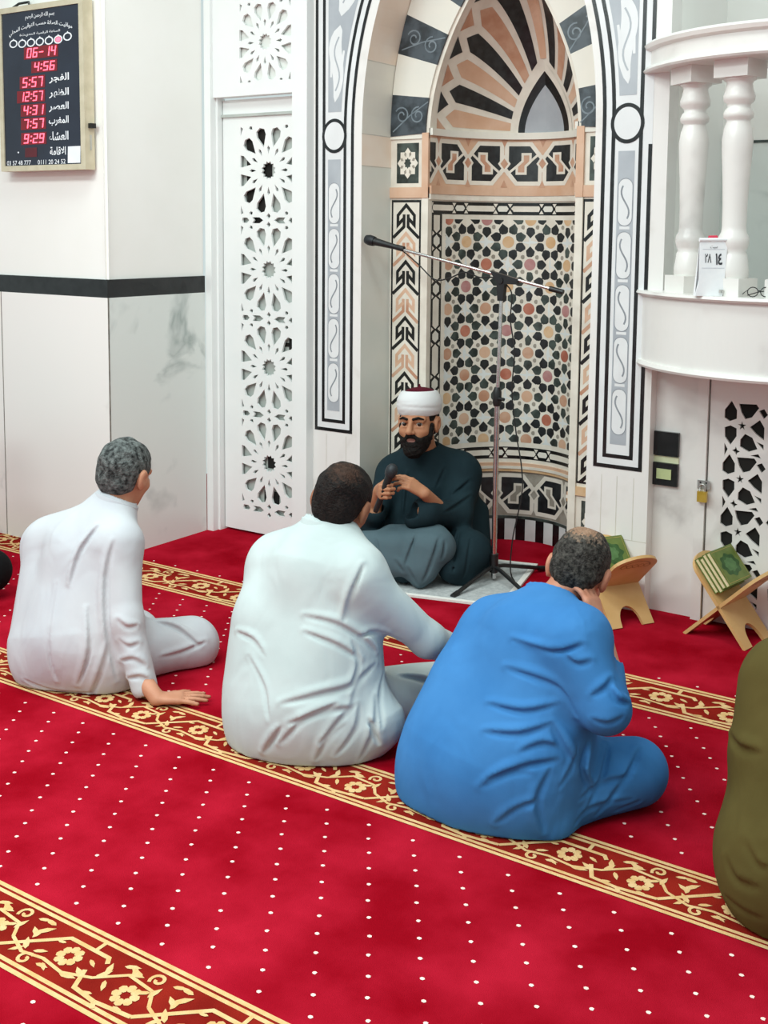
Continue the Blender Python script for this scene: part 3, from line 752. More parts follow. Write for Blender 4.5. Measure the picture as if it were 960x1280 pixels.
# ================================================================== DOORS
def rosette_holes(cx, cz, hx, hz0, hz1, s=1.0):
    """holes of one twelve-petal rosette, cut at the panel edges"""
    H = []
    def put_(p):
        q = clip(clip(clip(clip([(cx + x * s, cz + z * s) for x, z in p], 0, cx - hx, 1), 0, cx + hx, -1), 1, hz0, 1), 1, hz1, -1)
        if len(q) < 3: return
        A = abs(sum(q[i][0] * q[(i + 1) % len(q)][1] - q[(i + 1) % len(q)][0] * q[i][1] for i in range(len(q)))) / 2
        if A > 5e-5: H.append(q)
    put_([((0.047 if k % 2 else 0.036) * math.cos(PI / 12 * k), (0.047 if k % 2 else 0.036) * math.sin(PI / 12 * k)) for k in range(24)])
    for k in range(12):
        a = PI / 12 + PI / 6 * k
        put_(rotp([(0.118, 0), (0.178, -0.030), (0.206, -0.027), (0.219, 0.0), (0.206, 0.027), (0.178, 0.030)], a))
        a = PI / 6 * k
        put_(rotp([(0.080, 0), (0.112, -0.0085), (0.124, 0), (0.112, 0.0085)], a))
    for sx in (-1, 1):
        for sz in (-1, 1):
            put_([(sx * x, sz * z) for x, z in [(0.168, 0.213), (0.183, 0.175), (0.1845, 0.222)]])
            put_([(sx * x, sz * z) for x, z in [(0.105, 0.208), (0.117, 0.204), (0.128, 0.212), (0.122, 0.222), (0.108, 0.221)]])
    return H
def link_holes(cx, cz, hx, s=1.0):
    H = []
    for sz in (-1, 1): H.append([(cx + x * s, cz + sz * 0.0215 + z * s) for x, z in [(0, 0.0155), (-0.013, 0), (0, -0.0155), (0.013, 0)]])
    for sx in (-1, 1):
        H.append([(cx + sx * x, cz + z) for x, z in [(0.035, 0), (0.06, 0.015), (0.108, 0.015), (0.096, 0), (0.108, -0.015), (0.06, -0.015)]])
        H.append([(cx + sx * x, cz + z) for x, z in [(0.128, 0), (0.142, 0.013), (0.172, 0.013), (0.176, 0), (0.172, -0.013), (0.142, -0.013)]])
    return H
d1 = thing('door_1', 'tall white door with pierced star rosette lattice, left of the niche', 'door', (-3.8, WY, 0), None, 'structure')
fmD = lambda u, v, w: (u, WY + w, v)
DXC = -3.7385
hol = []
for z in (0.388, 0.887, 1.387, 1.886): hol += rosette_holes(DXC, z, 0.184, z - 0.223, z + 0.223)
for z in (0.138, 0.6375, 1.137, 1.6365): hol += link_holes(DXC, z, 0.184)
lf = MB(); lf.plate(rect(-4.040, 0.012, -3.545, 2.245), hol, fmD, 0.012, 'paint'); lf.build('lattice_leaf', d1)
bk = MB(); bk.box((-4.04, WY + 0.026, 0.012), (-3.545, WY + 0.04, 2.245), 'paint_grey'); bk.build('backing_panel', d1)
dk = MB()
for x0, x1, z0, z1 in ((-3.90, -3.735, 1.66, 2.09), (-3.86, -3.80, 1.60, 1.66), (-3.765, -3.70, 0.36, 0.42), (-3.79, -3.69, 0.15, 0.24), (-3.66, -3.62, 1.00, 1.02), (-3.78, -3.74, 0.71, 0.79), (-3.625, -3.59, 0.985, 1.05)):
    dk.box((x0, WY + 0.023, z0), (x1, WY + 0.027, z1), 'painted_dark')  # thin dark patches paint in the unlit space seen through the holes
dk.build('painted_gap_dark', d1)
fr = MB()
fr.box((-4.100, 4.375, 0), (-4.058, WY + 0.02, 3.8), 'paint'); fr.box((-4.058, 4.415, 0), (-4.045, WY + 0.02, 2.255), 'paint')
fr.box((-3.543, 4.395, 0), (-3.452, WY + 0.02, 3.8), 'paint')
fr.build('door_frame', d1)
sh = MB(); sh.box((-4.043, WY - 0.012, 2.158), (-3.545, WY + 0.001, 2.172), 'paint_grey'); sh.build('rail_bead', d1)
tr = thing('window_1', 'pierced white rosette panel above the lattice door', 'panel', (-3.8, 4.40, 2.26), None, 'structure')
tm = MB(); TC = ony(331, 52, 4.395); hol = rosette_holes(TC[0], TC[2], 0.165, TC[2] - 0.19, TC[2] + 0.21, 0.88)
tm.plate(rect(-4.058, 2.256, -3.543, 3.8), hol, lambda u, v, w: (u, 4.395 + w, v), 0.012, 'paint')
tm.box((-4.058, 4.395, 2.255), (-3.543, WY, 2.256), 'paint')
tm.build('pierced_panel', tr)
tb = MB(); tb.box((-4.05, 4.415, 2.3), (-3.55, 4.42, 3.2), mat('pale_backing', '#dfe2dc', '#e6e8e3', 6, 0.5)); tb.build('backing_panel', tr)

# pulpit door, lattice over a flat sheet coloured dark for the unlit interior
D2Y = 4.50
d2 = thing('door_2', 'low white pulpit door with five-pointed star lattice over darkness', 'door', (-1.1, D2Y, 0), None, 'structure')
fm2 = lambda u, v, w: (u, D2Y + w, v)
def cr(pts, k=0):
    out = []
    for x, y in pts:
        x2 = x + (y - 395) * 20 / 380.0
        out.append((-1.392 + (x2 - 668) / 5.647 / 300.0, 0.924 - (y - 232 + 380 * k) / 5.647 / 309.0))
    return out
star5 = [(785 + (34 if i % 2 == 0 else 13) * math.cos(PI / 2 + PI / 5 * i) * 0.85, 395 - (34 if i % 2 == 0 else 13) * math.sin(PI / 2 + PI / 5 * i)) for i in range(10)]
base = [[(715, 232), (748, 290), (745, 345), (700, 365), (668, 345), (670, 295)], [(668, 420), (705, 405), (743, 420), (742, 470), (702, 530), (668, 480)],
        [(662, 535), (680, 570), (661, 610)], [(716, 575), (733, 566), (740, 548), (747, 570), (765, 578), (748, 588), (742, 605), (734, 587)], star5,
        [(843, 400), (905, 348), (932, 395), (928, 475), (880, 440)], [(805, 455), (850, 475), (880, 545), (825, 568), (772, 540), (775, 495)],
        [(885, 500), (925, 515), (925, 545)], [(772, 245), (880, 240), (895, 262), (850, 325), (808, 340), (785, 300)], [(845, 598), (890, 585), (905, 610)], [(905, 282), (935, 268), (955, 300), (932, 325)]]
mir = lambda L: [(2 * 968 - x, y) for x, y in L][::-1]
hol = []
for k in range(4):
    for b in base:
        for q in (b, mir(b)):
            p = cr(q, k)
            mx_, mz_ = sum(a for a, _ in p) / len(p), sum(b_ for _, b_ in p) / len(p); g_ = 1.0 if len(p) == 10 else (1.10 if len(p) > 4 else 1.2)
            p = [(mx_ + (a - mx_) * g_, mz_ + (b_ - mz_) * g_) for a, b_ in p]
            p = clip(clip(p, 1, 0.075, 1), 0, -1.075, -1)
            if len(p) >= 3: hol.append(p)
l2 = MB(); l2.plate(rect(-1.455, 0.005, -1.015, 1.045), hol, fm2, 0.011, 'pulpit'); l2.build('lattice_leaf', d2)
v2 = MB(); v2.box((-1.45, D2Y + 0.0125, 0.0), (-1.02, D2Y + 0.0145, 1.04), 'painted_dark'); v2.build('painted_dark_backing', d2)
f2 = MB(); f2.box((-1.503, D2Y - 0.012, 0), (-1.461, D2Y + 0.02, 1.055), 'pulpit'); f2.box((-1.009, D2Y - 0.012, 0), (-0.96, D2Y + 0.02, 1.055), 'pulpit'); f2.box((-1.461, D2Y + 0.010, 0), (-1.455, D2Y + 0.02, 1.05), 'joint'); f2.build('door_frame', d2)

# ================================================================== PULPIT BALCONY
PC = (-1.2, 4.80); PR = 0.655
pul = thing('pulpit_balcony', 'rounded white marble pulpit balcony at upper right with balusters', 'pulpit', (PC[0], PC[1], 1.06))
def ring_wall(mb, prof, m, n=64, a0=PI + 0.15, a1=2 * PI - 0.15, close=True):
    """sweep a closed (radius, z) outline around the balcony front"""
    v = []; k = len(prof)
    for i in range(n + 1):
        a = a0 + (a1 - a0) * i / n
        for r, z in prof: v.append((PC[0] + r * math.cos(a), PC[1] + r * math.sin(a), z))
    f = [(i * k + j, (i + 1) * k + j, (i + 1) * k + (j + 1) % k, i * k + (j + 1) % k) for i in range(n) for j in range(k)]
    mb.add(v, f, m, False)
    mb.add(v[:k], [tuple(range(k))], m); mb.add(v[-k:], [tuple(range(k))[::-1]], m)
x = MB(); ring_wall(x, [(0.02, 1.075), (PR - 0.012, 1.075), (PR - 0.012, 1.345), (0.02, 1.345)], 'pulpit'); x.build('drum', pul)
x = MB(); ring_wall(x, [(0.02, 1.052), (PR, 1.052), (PR + 0.006, 1.062), (PR, 1.076), (0.02, 1.076)], 'pulpit'); x.build('lower_rim', pul)
x = MB(); ring_wall(x, [(0.02, 1.343), (PR + 0.004, 1.343), (PR + 0.014, 1.352), (PR + 0.010, 1.363), (0.02, 1.363)], 'pulpit'); x.build('ledge', pul)
x = MB(); ring_wall(x, [(0.30, 2.236), (PR + 0.008, 2.236), (PR + 0.014, 2.244), (PR + 0.004, 2.258), (PR - 0.014, 2.262), (PR - 0.014, 2.322), (PR + 0.006, 2.330), (PR + 0.012, 2.345), (PR + 0.002, 2.356), (0.30, 2.356)], 'pulpit'); x.build('upper_rail', pul)
bal_prof = [(0.056, 0.066), (0.060, 0.075), (0.060, 0.10), (0.052, 0.155), (0.047, 0.165), (0.052, 0.18), (0.058, 0.20), (0.057, 0.222), (0.047, 0.24), (0.045, 0.26),
            (0.046, 0.34), (0.050, 0.44), (0.056, 0.54), (0.0575, 0.585), (0.052, 0.625), (0.043, 0.65), (0.043, 0.657), (0.054, 0.665), (0.056, 0.680), (0.050, 0.695), (0.042, 0.703), (0.044, 0.715),
            (0.057, 0.727), (0.059, 0.745), (0.052, 0.765), (0.047, 0.79), (0.052, 0.80), (0.060, 0.803), (0.060, 0.812)]
for px in (863, 917, 985):
    r = ray(px, 300); r = r[:2]; o = EYE[:2] - np.array(PC); A = r @ r; B = 2 * o @ r; C_ = o @ o - (PR - 0.125) ** 2
    t = (-B - math.sqrt(B * B - 4 * A * C_)) / (2 * A); c = EYE[:2] + r * t
    ang = math.atan2(c[1] - PC[1], c[0] - PC[0]); R = Matrix.Rotation(ang, 3, 'Z')
    x = MB()
    x.box((c[0] - 0.068, c[1] - 0.068, 1.362), (c[0] + 0.068, c[1] + 0.068, 1.430), 'pulpit', R)
    x.lathe([(a, 1.362 + b) for a, b in bal_prof], (c[0], c[1], 0), 'pulpit', 36)
    x.box((c[0] - 0.070, c[1] - 0.070, 2.172), (c[0] + 0.070, c[1] + 0.070, 2.238), 'pulpit', R)
    x.build('baluster', pul)

# ---- two black plaques beside the pulpit door
def plaque(name, label, z0, z1, inner):
    t = thing(name, label, 'plaque', (-1.633, 4.51, z0), 'black plaques beside the pulpit door')
    X0, X1 = -1.690, -1.583
    s = MB(); s.box((X0, 4.498, z0), (X1, 4.5155, z1), 'black'); s.build('plate', t)
    if inner:
        s = MB(); s.box((X0 + 0.018, 4.494, z0 + 0.028), (X1 - 0.026, 4.500, z1 - 0.024), mat('pale_green_insert', '#b9c48f', '#aebb88', 30, 0.4)); s.build('insert', t)
    return t
plaque('wall_plaque', 'plain black plaque on marble beside pulpit door, upper of two', 0.672, 0.772, False)
plaque('wall_plaque', 'black plaque with pale green insert beside pulpit door, lower of two', 0.545, 0.640, True)
s = MB(); s.box((-1.690, 4.508, 0.641), (-1.583, 4.5155, 0.668), mat('pale_green_strip', '#d5d9b4', '#cdd2ab', 20, 0.4))
describe(s.build('label_strip'), 'pale green strip between the two black plaques', 'strip')

# ---- padlock on the pulpit door
pk = thing('padlock', 'small brass padlock hanging on the pulpit door edge', 'padlock', (-1.468, D2Y - 0.02, 0.52))
s = MB(); s.box((-1.486, D2Y - 0.034, 0.505), (-1.448, D2Y - 0.014, 0.548), 'brass'); s.build('lock_body', pk)
s = MB(); s.tube([(-1.478, D2Y - 0.024, 0.546), (-1.478, D2Y - 0.024, 0.566)] + [(-1.467 + 0.011 * math.cos(a), D2Y - 0.024, 0.566 + 0.011 * math.sin(a)) for a in np.linspace(PI, 0, 9)] + [(-1.456, D2Y - 0.024, 0.546)], 0.0032, 'steel', 8); s.build('shackle', pk)
s = MB(); s.box((-1.492, D2Y - 0.016, 0.556), (-1.440, D2Y - 0.011, 0.592), 'steel'); s.tube([(-1.479, D2Y - 0.017, 0.583), (-1.479, D2Y - 0.012, 0.583)], 0.004, 'black_plastic', 8); s.tube([(-1.455, D2Y - 0.017, 0.583), (-1.455, D2Y - 0.012, 0.583)], 0.004, 'black_plastic', 8); s.build('hasp', pk)

# ---- desk calendar and spectacles on the ledge
def ring_point(px, rad):
    r = ray(px, 340)[:2]; o = EYE[:2] - np.array(PC); A = r @ r; B = 2 * o @ r; C_ = o @ o - rad ** 2
    return EYE[:2] + r * ((-B - math.sqrt(B * B - 4 * A * C_)) / (2 * A))
c = ring_point(888, PR - 0.022); LZ = 1.3635
cal = thing('desk_calendar', 'small white tear-off desk calendar standing on the pulpit ledge', 'calendar', (c[0], c[1], LZ))
ca_x = cvec(1, 0, 0.15); ca_x[2] = 0; ca_x /= np.linalg.norm(ca_x); ca_n = np.array([ca_x[1], -ca_x[0], 0])     # towards the viewer
def fcal(u, v, w):      # u across, v up the leaning front, w out of the paper
    lean = 0.06
    p = np.array([c[0], c[1], LZ]) + ca_x * (u + 0.006 * v / 0.2) + np.array([0, 0, 1]) * v * 0.985 - ca_n * v * lean + ca_n * (w + 0.012)
    return tuple(p)
paper = mat('calendar_paper', '#f4f5f6', '#eef0f2', 30, 0.6); ink = mat('calendar_ink', '#23252a', '#33363c', 40, 0.6); redp = mat('red_calendar_cap', '#c92c46', '#d63a54', 40, 0.5)
s = MB(); s.plate([(-0.062, 0), (0.045, 0), (0.050, 0.02), (0.058, 0.21), (-0.050, 0.21), (-0.048, 0.06)], [], lambda u, v, w: fcal(u, v, -w), 0.006, paper)
q = [fcal(-0.06, 0, -0.006), fcal(0.045, 0, -0.006), fcal(0.058, 0.21, -0.006), fcal(-0.05, 0.21, -0.006), tuple(np.array(fcal(-0.06, 0, 0)) - ca_n * 0.025), tuple(np.array(fcal(0.045, 0, 0)) - ca_n * 0.025)]
s.add(q, [(4, 5, 2, 3), (1, 5, 2), (0, 3, 4), (0, 4, 5, 1)], paper); s.build('stand', cal)
s = MB(); put_text(s, '٢٨', -0.030, 0.125, -0.004, 0.160, ink, fcal, 0.0012, 0.02); put_text(s, '١٤', 0.012, 0.118, 0.040, 0.162, ink, fcal, 0.0012, 0.03)
for v in (0.105, 0.176): s.decal(rect(-0.040, v, 0.048, v + 0.0015), mat('faint_print', '#b9bcc4', '#c4c7ce', 30, 0.6), fcal, 2)
put_text(s, shape_ar('سبت'), -0.010, 0.178, 0.018, 0.190, ink, fcal, 0.0012); s.build('date_print', cal)
s = MB(); s.tube([fcal(-0.054, 0.212, 0.0), fcal(0.064, 0.214, 0.0)], 0.007, paper, 10); s.build('roller_head', cal)
s = MB(); s.tube([fcal(-0.012, 0.220, -0.012), fcal(0.02, 0.221, -0.012)], 0.0085, redp, 10); s.build('red_tab', cal)
s = MB()
for u in (0.033, 0.043): s.tube([fcal(u, 0.012, 0.004), fcal(u, 0.024, 0.006)], 0.004, 'steel', 8)
s.build('clip', cal)
g = ring_point(949, PR - 0.035)
gl = thing('spectacles', 'dark-framed spectacles lying on pulpit ledge at right edge', 'spectacles', (g[0], g[1], LZ))
gx, gn = cvec(1, 0, 0.2), cvec(-0.2, 0, 1); gx[2] = 0; gn[2] = 0
gp = lambda a, b, h: tuple(np.array([g[0], g[1], LZ]) + gx * a + gn * b + np.array([0, 0, h]))
s = MB()
for k in (-0.022, 0.030): s.tube([gp(k + 0.021 * math.cos(a), 0.0, 0.022 + 0.0175 * math.sin(a)) for a in np.linspace(0, 2 * PI, 17)], 0.0018, 'black_plastic', 6, False)
s.tube([gp(-0.001, 0, 0.026), gp(0.009, 0, 0.026)], 0.0018, 'black_plastic', 6); s.build('front_frame', gl)
for k, sg in ((-0.043, 1), (0.051, -1)):
    s = MB(); s.tube([gp(k, 0, 0.028), gp(k + sg * 0.02, 0.06, 0.018), gp(k + sg * 0.035, 0.11, 0.004)], 0.0018, 'black_plastic', 6); s.build('temple', gl)

# ================================================================== PRAYER TIMES CLOCK
ck = thing('prayer_clock', 'black digital prayer times board with red figures on left wall', 'clock', (-4.46, 3.70, 1.86))
CYF = 3.652
beige = mat('beige_aluminium', '#c9bfa3', '#d6ccb2', 20, 0.4, 0.2); glass = mat('dark_navy_panel', '#1c2130', '#232a3a', 5, 0.12)
cx0, cx1, cz0, cz1 = -4.775, -4.168, 1.860, 2.640
s = MB()
for a, b in (((cx0, CYF, cz0), (cx1, 3.709, cz0 + 0.026)), ((cx0, CYF, cz1 - 0.026), (cx1, 3.709, cz1)), ((cx0, CYF, cz0 + 0.026), (cx0 + 0.026, 3.709, cz1 - 0.026)), ((cx1 - 0.030, CYF, cz0 + 0.026), (cx1, 3.709, cz1 - 0.026))): s.box(a, b, beige)
s.build('frame', ck)
s = MB(); s.box((cx0 + 0.024, CYF + 0.006, cz0 + 0.024), (cx1 - 0.028, 3.708, cz1 - 0.024), glass); s.build('panel', ck)
sx0, sx1, sz0, sz1 = cx0 + 0.026, cx1 - 0.030, cz0 + 0.026, cz1 - 0.026
def fck(x, y, w):       # close-up coordinates of the board -> front glass
    t = (y - 50) / 1058; u = (x - (8 + 32 * t)) / (512 - 4 * t)
    return (sx0 + (sx1 - sx0) * u, CYF + 0.0055 - w, sz1 - (sz1 - sz0) * t)
fckf = lambda x, y, w: fck(x, -y, w)
led = mat('lit_red_figures', '#ff4a5e', None, 10, 0.5, emit=('#ff5a70', 2.4)); ledb = mat('red_glow_field', '#4a0812', '#560a16', 10, 0.5, emit=('#a00018', 0.30)); wht = mat('white_print', '#e9edf2', '#f2f5f8', 10, 0.5); dim = mat('dim_red_field', '#5a0f1c', '#4a0c18', 10, 0.5)
s = MB(); t_ = MB()
rows = [('06-14', 178, 305, 378, 370), ('4:56', 228, 405, 372, 466), ('5:57', 150, 502, 294, 570), ('12:57', 132, 600, 294, 665), ('4:31', 158, 695, 300, 760), ('7:57', 160, 788, 302, 852), ('9:29', 162, 890, 306, 955)]
for txt, x0, y0, x1, y1 in rows:
    t_.decal(rect(x0 - 14, -y1 - 9, x1 + 12, -y0 + 9), ledb, fckf, 1)
    s = MB(); seven(s, txt, x0, -y1, x1, -y0, led, fckf, 0.0012); s.build('led_figures', ck)
t_.decal(rect(175, -1050, 255, -985), dim, fckf, 1)
t_.build('display_field', ck)
s = MB()
for w, y in (('الفجر', 525), ('الظهر', 625), ('العصر', 718), ('المغرب', 812), ('العشاء', 915), ('الاقامة', 1010)):
    k = 0 if w != 'الاقامة' else 8
    s = MB(); put_text(s, shape_ar(w), 334 + k, -y - 32, 462 - k * 2, -y + 32 - k, wht, fckf, 0.0012, 0.022); s.build('lettering', ck)
s = MB(); put_text(s, ' '.join(shape_ar(w) for w in 'بسم الله الرحمن الرحيم'.split()[::-1]), 172, -114, 364, -74, wht, fckf, 0.0012, 0.012); s.build('lettering', ck)
s = MB(); put_text(s, ' '.join(shape_ar(w) for w in ['مواقيت', 'الصلاة', 'حسب', 'التوقيت', 'المحلي'][::-1]), 62, -222, 480, -180, wht, fckf, 0.0012, 0.012, lambda u, v: (u, v + 52 * (1 - ((u - 271) / 209) ** 2))); s.build('lettering', ck)
s = MB(); put_text(s, ' '.join(shape_ar(w) for w in ['الساعة', 'الرقمية', 'الحديثة'][::-1]), 135, -224, 402, -200, wht, fckf, 0.0012, 0.012); s.build('lettering', ck)
s = MB(); put_text(s, '03 57 48 777', 52, -1103, 216, -1072, wht, fckf, 0.0012, 0.006); s.build('lettering', ck); s = MB(); put_text(s, '0111 20 24 52', 262, -1103, 444, -1072, wht, fckf, 0.0012, 0.006)
s.build('lettering', ck)
s = MB(); s.decal(circ((130, -1015), 6, 8), wht, fckf, 2); s.build('indicator_light', ck)
s = MB()
for i, cxk in enumerate((92, 152, 211, 270, 330, 390, 450)):
    yk = -266 + (6 if i in (0, 6) else 0) - 2 + (6 if i == 6 else 0)
    for q in stroke(circ((cxk, yk), 24, 20), 8, True): s.decal(q, wht, fckf, 2)
    s.decal([(cxk - 9, yk + 22), (cxk + 9, yk + 22), (cxk, yk + 36)], wht, fckf, 2)
    if i == 5: s.decal(circ((cxk, yk), 17, 12), led, fckf, 3)
s.build('weekday_rings', ck)
s = MB(); s.decal(rect(458, -1100, 538, -988), wht, fckf, 1); s.build('sticker', ck)
s = MB(); hz = 2.05
s.box((cx1, 3.672, hz), (cx1 + 0.022, 3.700, hz + 0.022), 'black_plastic'); s.box((cx1, 3.680, hz - 0.10), (cx1 + 0.003, 3.690, hz - 0.03), 'steel'); s.build('side_latch', ck)
s = MB(); s.tube([(-4.68, 3.67, cz1), (-4.66, 3.69, cz1 + 0.022), (-4.60, 3.70, cz1 + 0.026), (-4.57, 3.68, cz1)], 0.006, 'black_plastic', 8); s.build('hanger', ck)

# ================================================================== MICROPHONE STAND
SB = np.array([-2.413, 4.452, 0.0])
ms = thing('microphone_stand', 'tall chrome boom microphone stand on black tripod behind seated speaker', 'microphone stand', SB)
s = MB(); s.tube([SB + (0, 0, 0.085), SB + (0.001, 0, 0.84)], 0.0125, 'chrome', 16); s.build('lower_tube', ms)
s = MB(); s.tube([SB + (0.001, 0, 0.83), SB + (0.013, 0, 1.36)], 0.0085, 'chrome', 14); s.build('upper_tube', ms)
s = MB(); s.tube([SB + (0, 0, 0.815), SB + (0, 0, 0.83), SB + (0, 0, 0.88), SB + (0, 0, 0.90)], [0.016, 0.02, 0.02, 0.012], 'black_plastic', 14); s.tube([SB + (0.015, -0.01, 0.85), SB + (0.045, -0.02, 0.85)], 0.008, 'black_plastic', 8); s.build('height_clutch', ms)
s = MB(); s.tube([SB + (0, 0, 0.05), SB + (0, 0, 0.135)], 0.02, 'black_plastic', 14); s.tube([SB + (0, 0, 0.045), SB + (0, 0, 0.02)], 0.012, 'chrome', 10); s.build('tripod_hub', ms)
for d in (cvec(-0.62, 0, -0.78), cvec(0.75, 0, 0.55), cvec(0.45, 0, -0.85)):
    d[2] = 0; d /= np.linalg.norm(d)
    s = MB(); s.tube([SB + (0, 0, 0.075), SB + d * 0.06 + (0, 0, 0.07), SB + d * 0.29 + (0, 0, 0.018)], 0.0095, 'black_plastic', 10)
    lg = s.build('leg', ms)
    s = MB(); s.tube([SB + d * 0.275 + (0, 0, 0.02), SB + d * 0.315 + (0, 0, 0.0125)], 0.0125, 'black_plastic', 10); s.build('rubber_foot', lg)
bz = lambda X: (X, SB[1], 1.398 - 0.2006 * (X + 2.398))
s = MB(); s.tube([bz(-2.975), bz(-2.16)], 0.0075, 'chrome', 14); s.build('boom', ms)
s = MB(); s.tube([bz(-2.165), bz(-2.10)], [0.012, 0.011], 'black_plastic', 12); s.build('boom_weight', ms)
s = MB(); A_ = np.array(bz(-2.40))
s.plate([(-0.055, 0.022), (0.085, -0.012), (0.08, -0.035), (0.02, -0.035), (0.012, -0.11), (-0.014, -0.11), (-0.02, -0.03)], [], lambda u, v, w: (A_[0] + u, A_[1] - 0.014 + w, A_[2] + v), 0.028, 'black_plastic'); s.tube([A_ + (0, -0.02, -0.02), A_ + (0, 0.02, -0.02)], 0.014, 'black_plastic', 12); s.build('boom_clutch', ms)
bm = thing('boom_microphone', 'black microphone clipped to the left end of the boom', 'microphone', bz(-3.0))
bd = np.array([-0.98, 0, 0.1966]); B0 = np.array(bz(-2.955)) + (0, 0, 0.004)
s = MB(); s.tube([B0, B0 + bd * 0.03, B0 + bd * 0.10, B0 + bd * 0.135], [0.012, 0.013, 0.017, 0.019], 'black_plastic', 16); s.build('handle', bm)
s = MB(); s.tube([B0 + bd * 0.135, B0 + bd * 0.145, B0 + bd * 0.165, B0 + bd * 0.185, B0 + bd * 0.192], [0.022, 0.0245, 0.0255, 0.021, 0.010], mat('dark_wire_mesh', '#1b1d20', '#2c2f33', 400, 0.5, 0.4), 18); s.build('grille', bm)
s = MB(); s.tube([B0 + bd * 0.01, B0 - bd * 0.035], 0.0135, 'black_plastic', 12); s.build('clip', bm)
s = MB()
loop = [np.array(bz(-2.93)) + (0, 0.012, -0.01)]
for a, b in ((-2.85, -0.05), (-2.76, -0.10), (-2.68, -0.075), (-2.60, -0.03), (-2.52, -0.035), (-2.44, -0.02), (-2.36, -0.06)): loop.append(np.array(bz(a)) + (0, 0.014, b))
for q in ((638, 400), (643, 440), (640, 490), (645, 540), (652, 585), (652, 620), (640, 680)): loop.append(ony(q[0], q[1], SB[1] + 0.015))
loop.append(np.array([-2.33, 4.50, 0.008])); loop.append(np.array([-2.15, 4.55, 0.006]))
def smooth_path(pts, n=6):
    pts = [np.array(p, float) for p in pts]; out = []
    for i in range(len(pts) - 1):
        p0, p1, p2, p3 = pts[max(i - 1, 0)], pts[i], pts[i + 1], pts[min(i + 2, len(pts) - 1)]
        for k in range(n):
            t = k / n
            out.append(0.5 * ((2 * p1) + (-p0 + p2) * t + (2 * p0 - 5 * p1 + 4 * p2 - p3) * t * t + (-p0 + 3 * p1 - 3 * p2 + p3) * t ** 3))
    return out + [pts[-1]]
s.tube(smooth_path(loop), 0.0032, 'rubber', 8); describe(s.build('microphone_cable'), 'thin dark cable hanging from the boom down the stand', 'cable')

# ---- grey mat under the speaker
mg = thing('floor_mat', 'grey woven mat with white edge under the seated speaker', 'mat', (-2.75, 4.4, 0))
mc = np.array([-2.70, 4.40]); ma = math.radians(14)
def fmat(u, v, w): return (mc[0] + u * math.cos(ma) - v * math.sin(ma), mc[1] + u * math.sin(ma) + v * math.cos(ma), 0.010 - w)
s = MB(); s.plate(rect(-0.50, -0.33, 0.40, 0.28), [], fmat, 0.0085, 'mat_grey'); s.build('mat_field', mg)
s = MB()
for r_ in (rect(-0.525, -0.355, 0.425, -0.33), rect(-0.525, 0.28, 0.425, 0.305), rect(-0.525, -0.33, -0.50, 0.28), rect(0.40, -0.33, 0.425, 0.28)): s.plate(r_, [], lambda u, v, w: fmat(u, v, w - 0.001), 0.010, 'mat_white')
s.build('mat_edge', mg)

# ================================================================== BOOK STANDS AND BOOKS
def stand_frame(c, head):
    ca, sa = math.cos(head), math.sin(head)
    return lambda x, y, z: (c[0] + x * ca - y * sa, c[1] + x * sa + y * ca, z)
W_ = 0.105
def board_outline(L):
    o = [(-W_, 0), (-W_ + 0.055, 0)] + [(-0.05 + 0.05 - 0.05 * math.cos(a), 0.075 * math.sin(a)) for a in np.linspace(0, PI, 13)] + [(W_ - 0.055, 0), (W_, 0)]
    o = [(-W_, 0), (-0.052, 0)] + [(-0.05 * math.cos(a), 0.012 + 0.075 * math.sin(a)) for a in np.linspace(0, PI, 13)] + [(0.052, 0), (W_, 0), (W_, L - 0.07)]
    o += [(W_ * math.cos(a), L - 0.07 + 0.07 * math.sin(a)) for a in np.linspace(0.15, PI - 0.15, 13)] + [(-W_, L - 0.07)]
    return o
def make_stand(c, head, label):
    t = thing('book_stand', label, 'book stand', (c[0], c[1], 0), 'folding wooden book stands')
    F = stand_frame(c, head)
    for (x0, x1, z1) in ((-0.137, 0.175, 0.305), (0.137, -0.125, 0.315)):
        d = np.array([x1 - x0, z1]); L = np.linalg.norm(d); d /= L; n = np.array([-d[1], d[0]]); n = n if n[1] > 0 else -n
        s = MB(); fm = lambda u, v, w: F(x0 + d[0] * v - n[0] * w, u, d[1] * v - n[1] * w + 0.004)
        slot = [rect(-W_ + 0.03, 0.10 + 0.16, -0.02, 0.10 + 0.165)]
        s.plate(board_outline(L), [], fm, 0.013, 'wood')
        # carved outline near the rounded end, on the outer face
        fo = lambda u, v, w: fm(u, v, 0.0134 + w)
        for q in stroke([(0.075 * math.cos(a), L - 0.075 + 0.05 * math.sin(a)) for a in np.linspace(0.1, PI - 0.1, 14)], 0.004): s.decal(q, 'wood_dark', fo, 0)
        for k in range(-2, 3):
            for q in stroke(circ((k * 0.028, L - 0.065), 0.013, 10), 0.0035, True): s.decal(q, 'wood_dark', fo, 0)
        s.build('board', t)
    return F
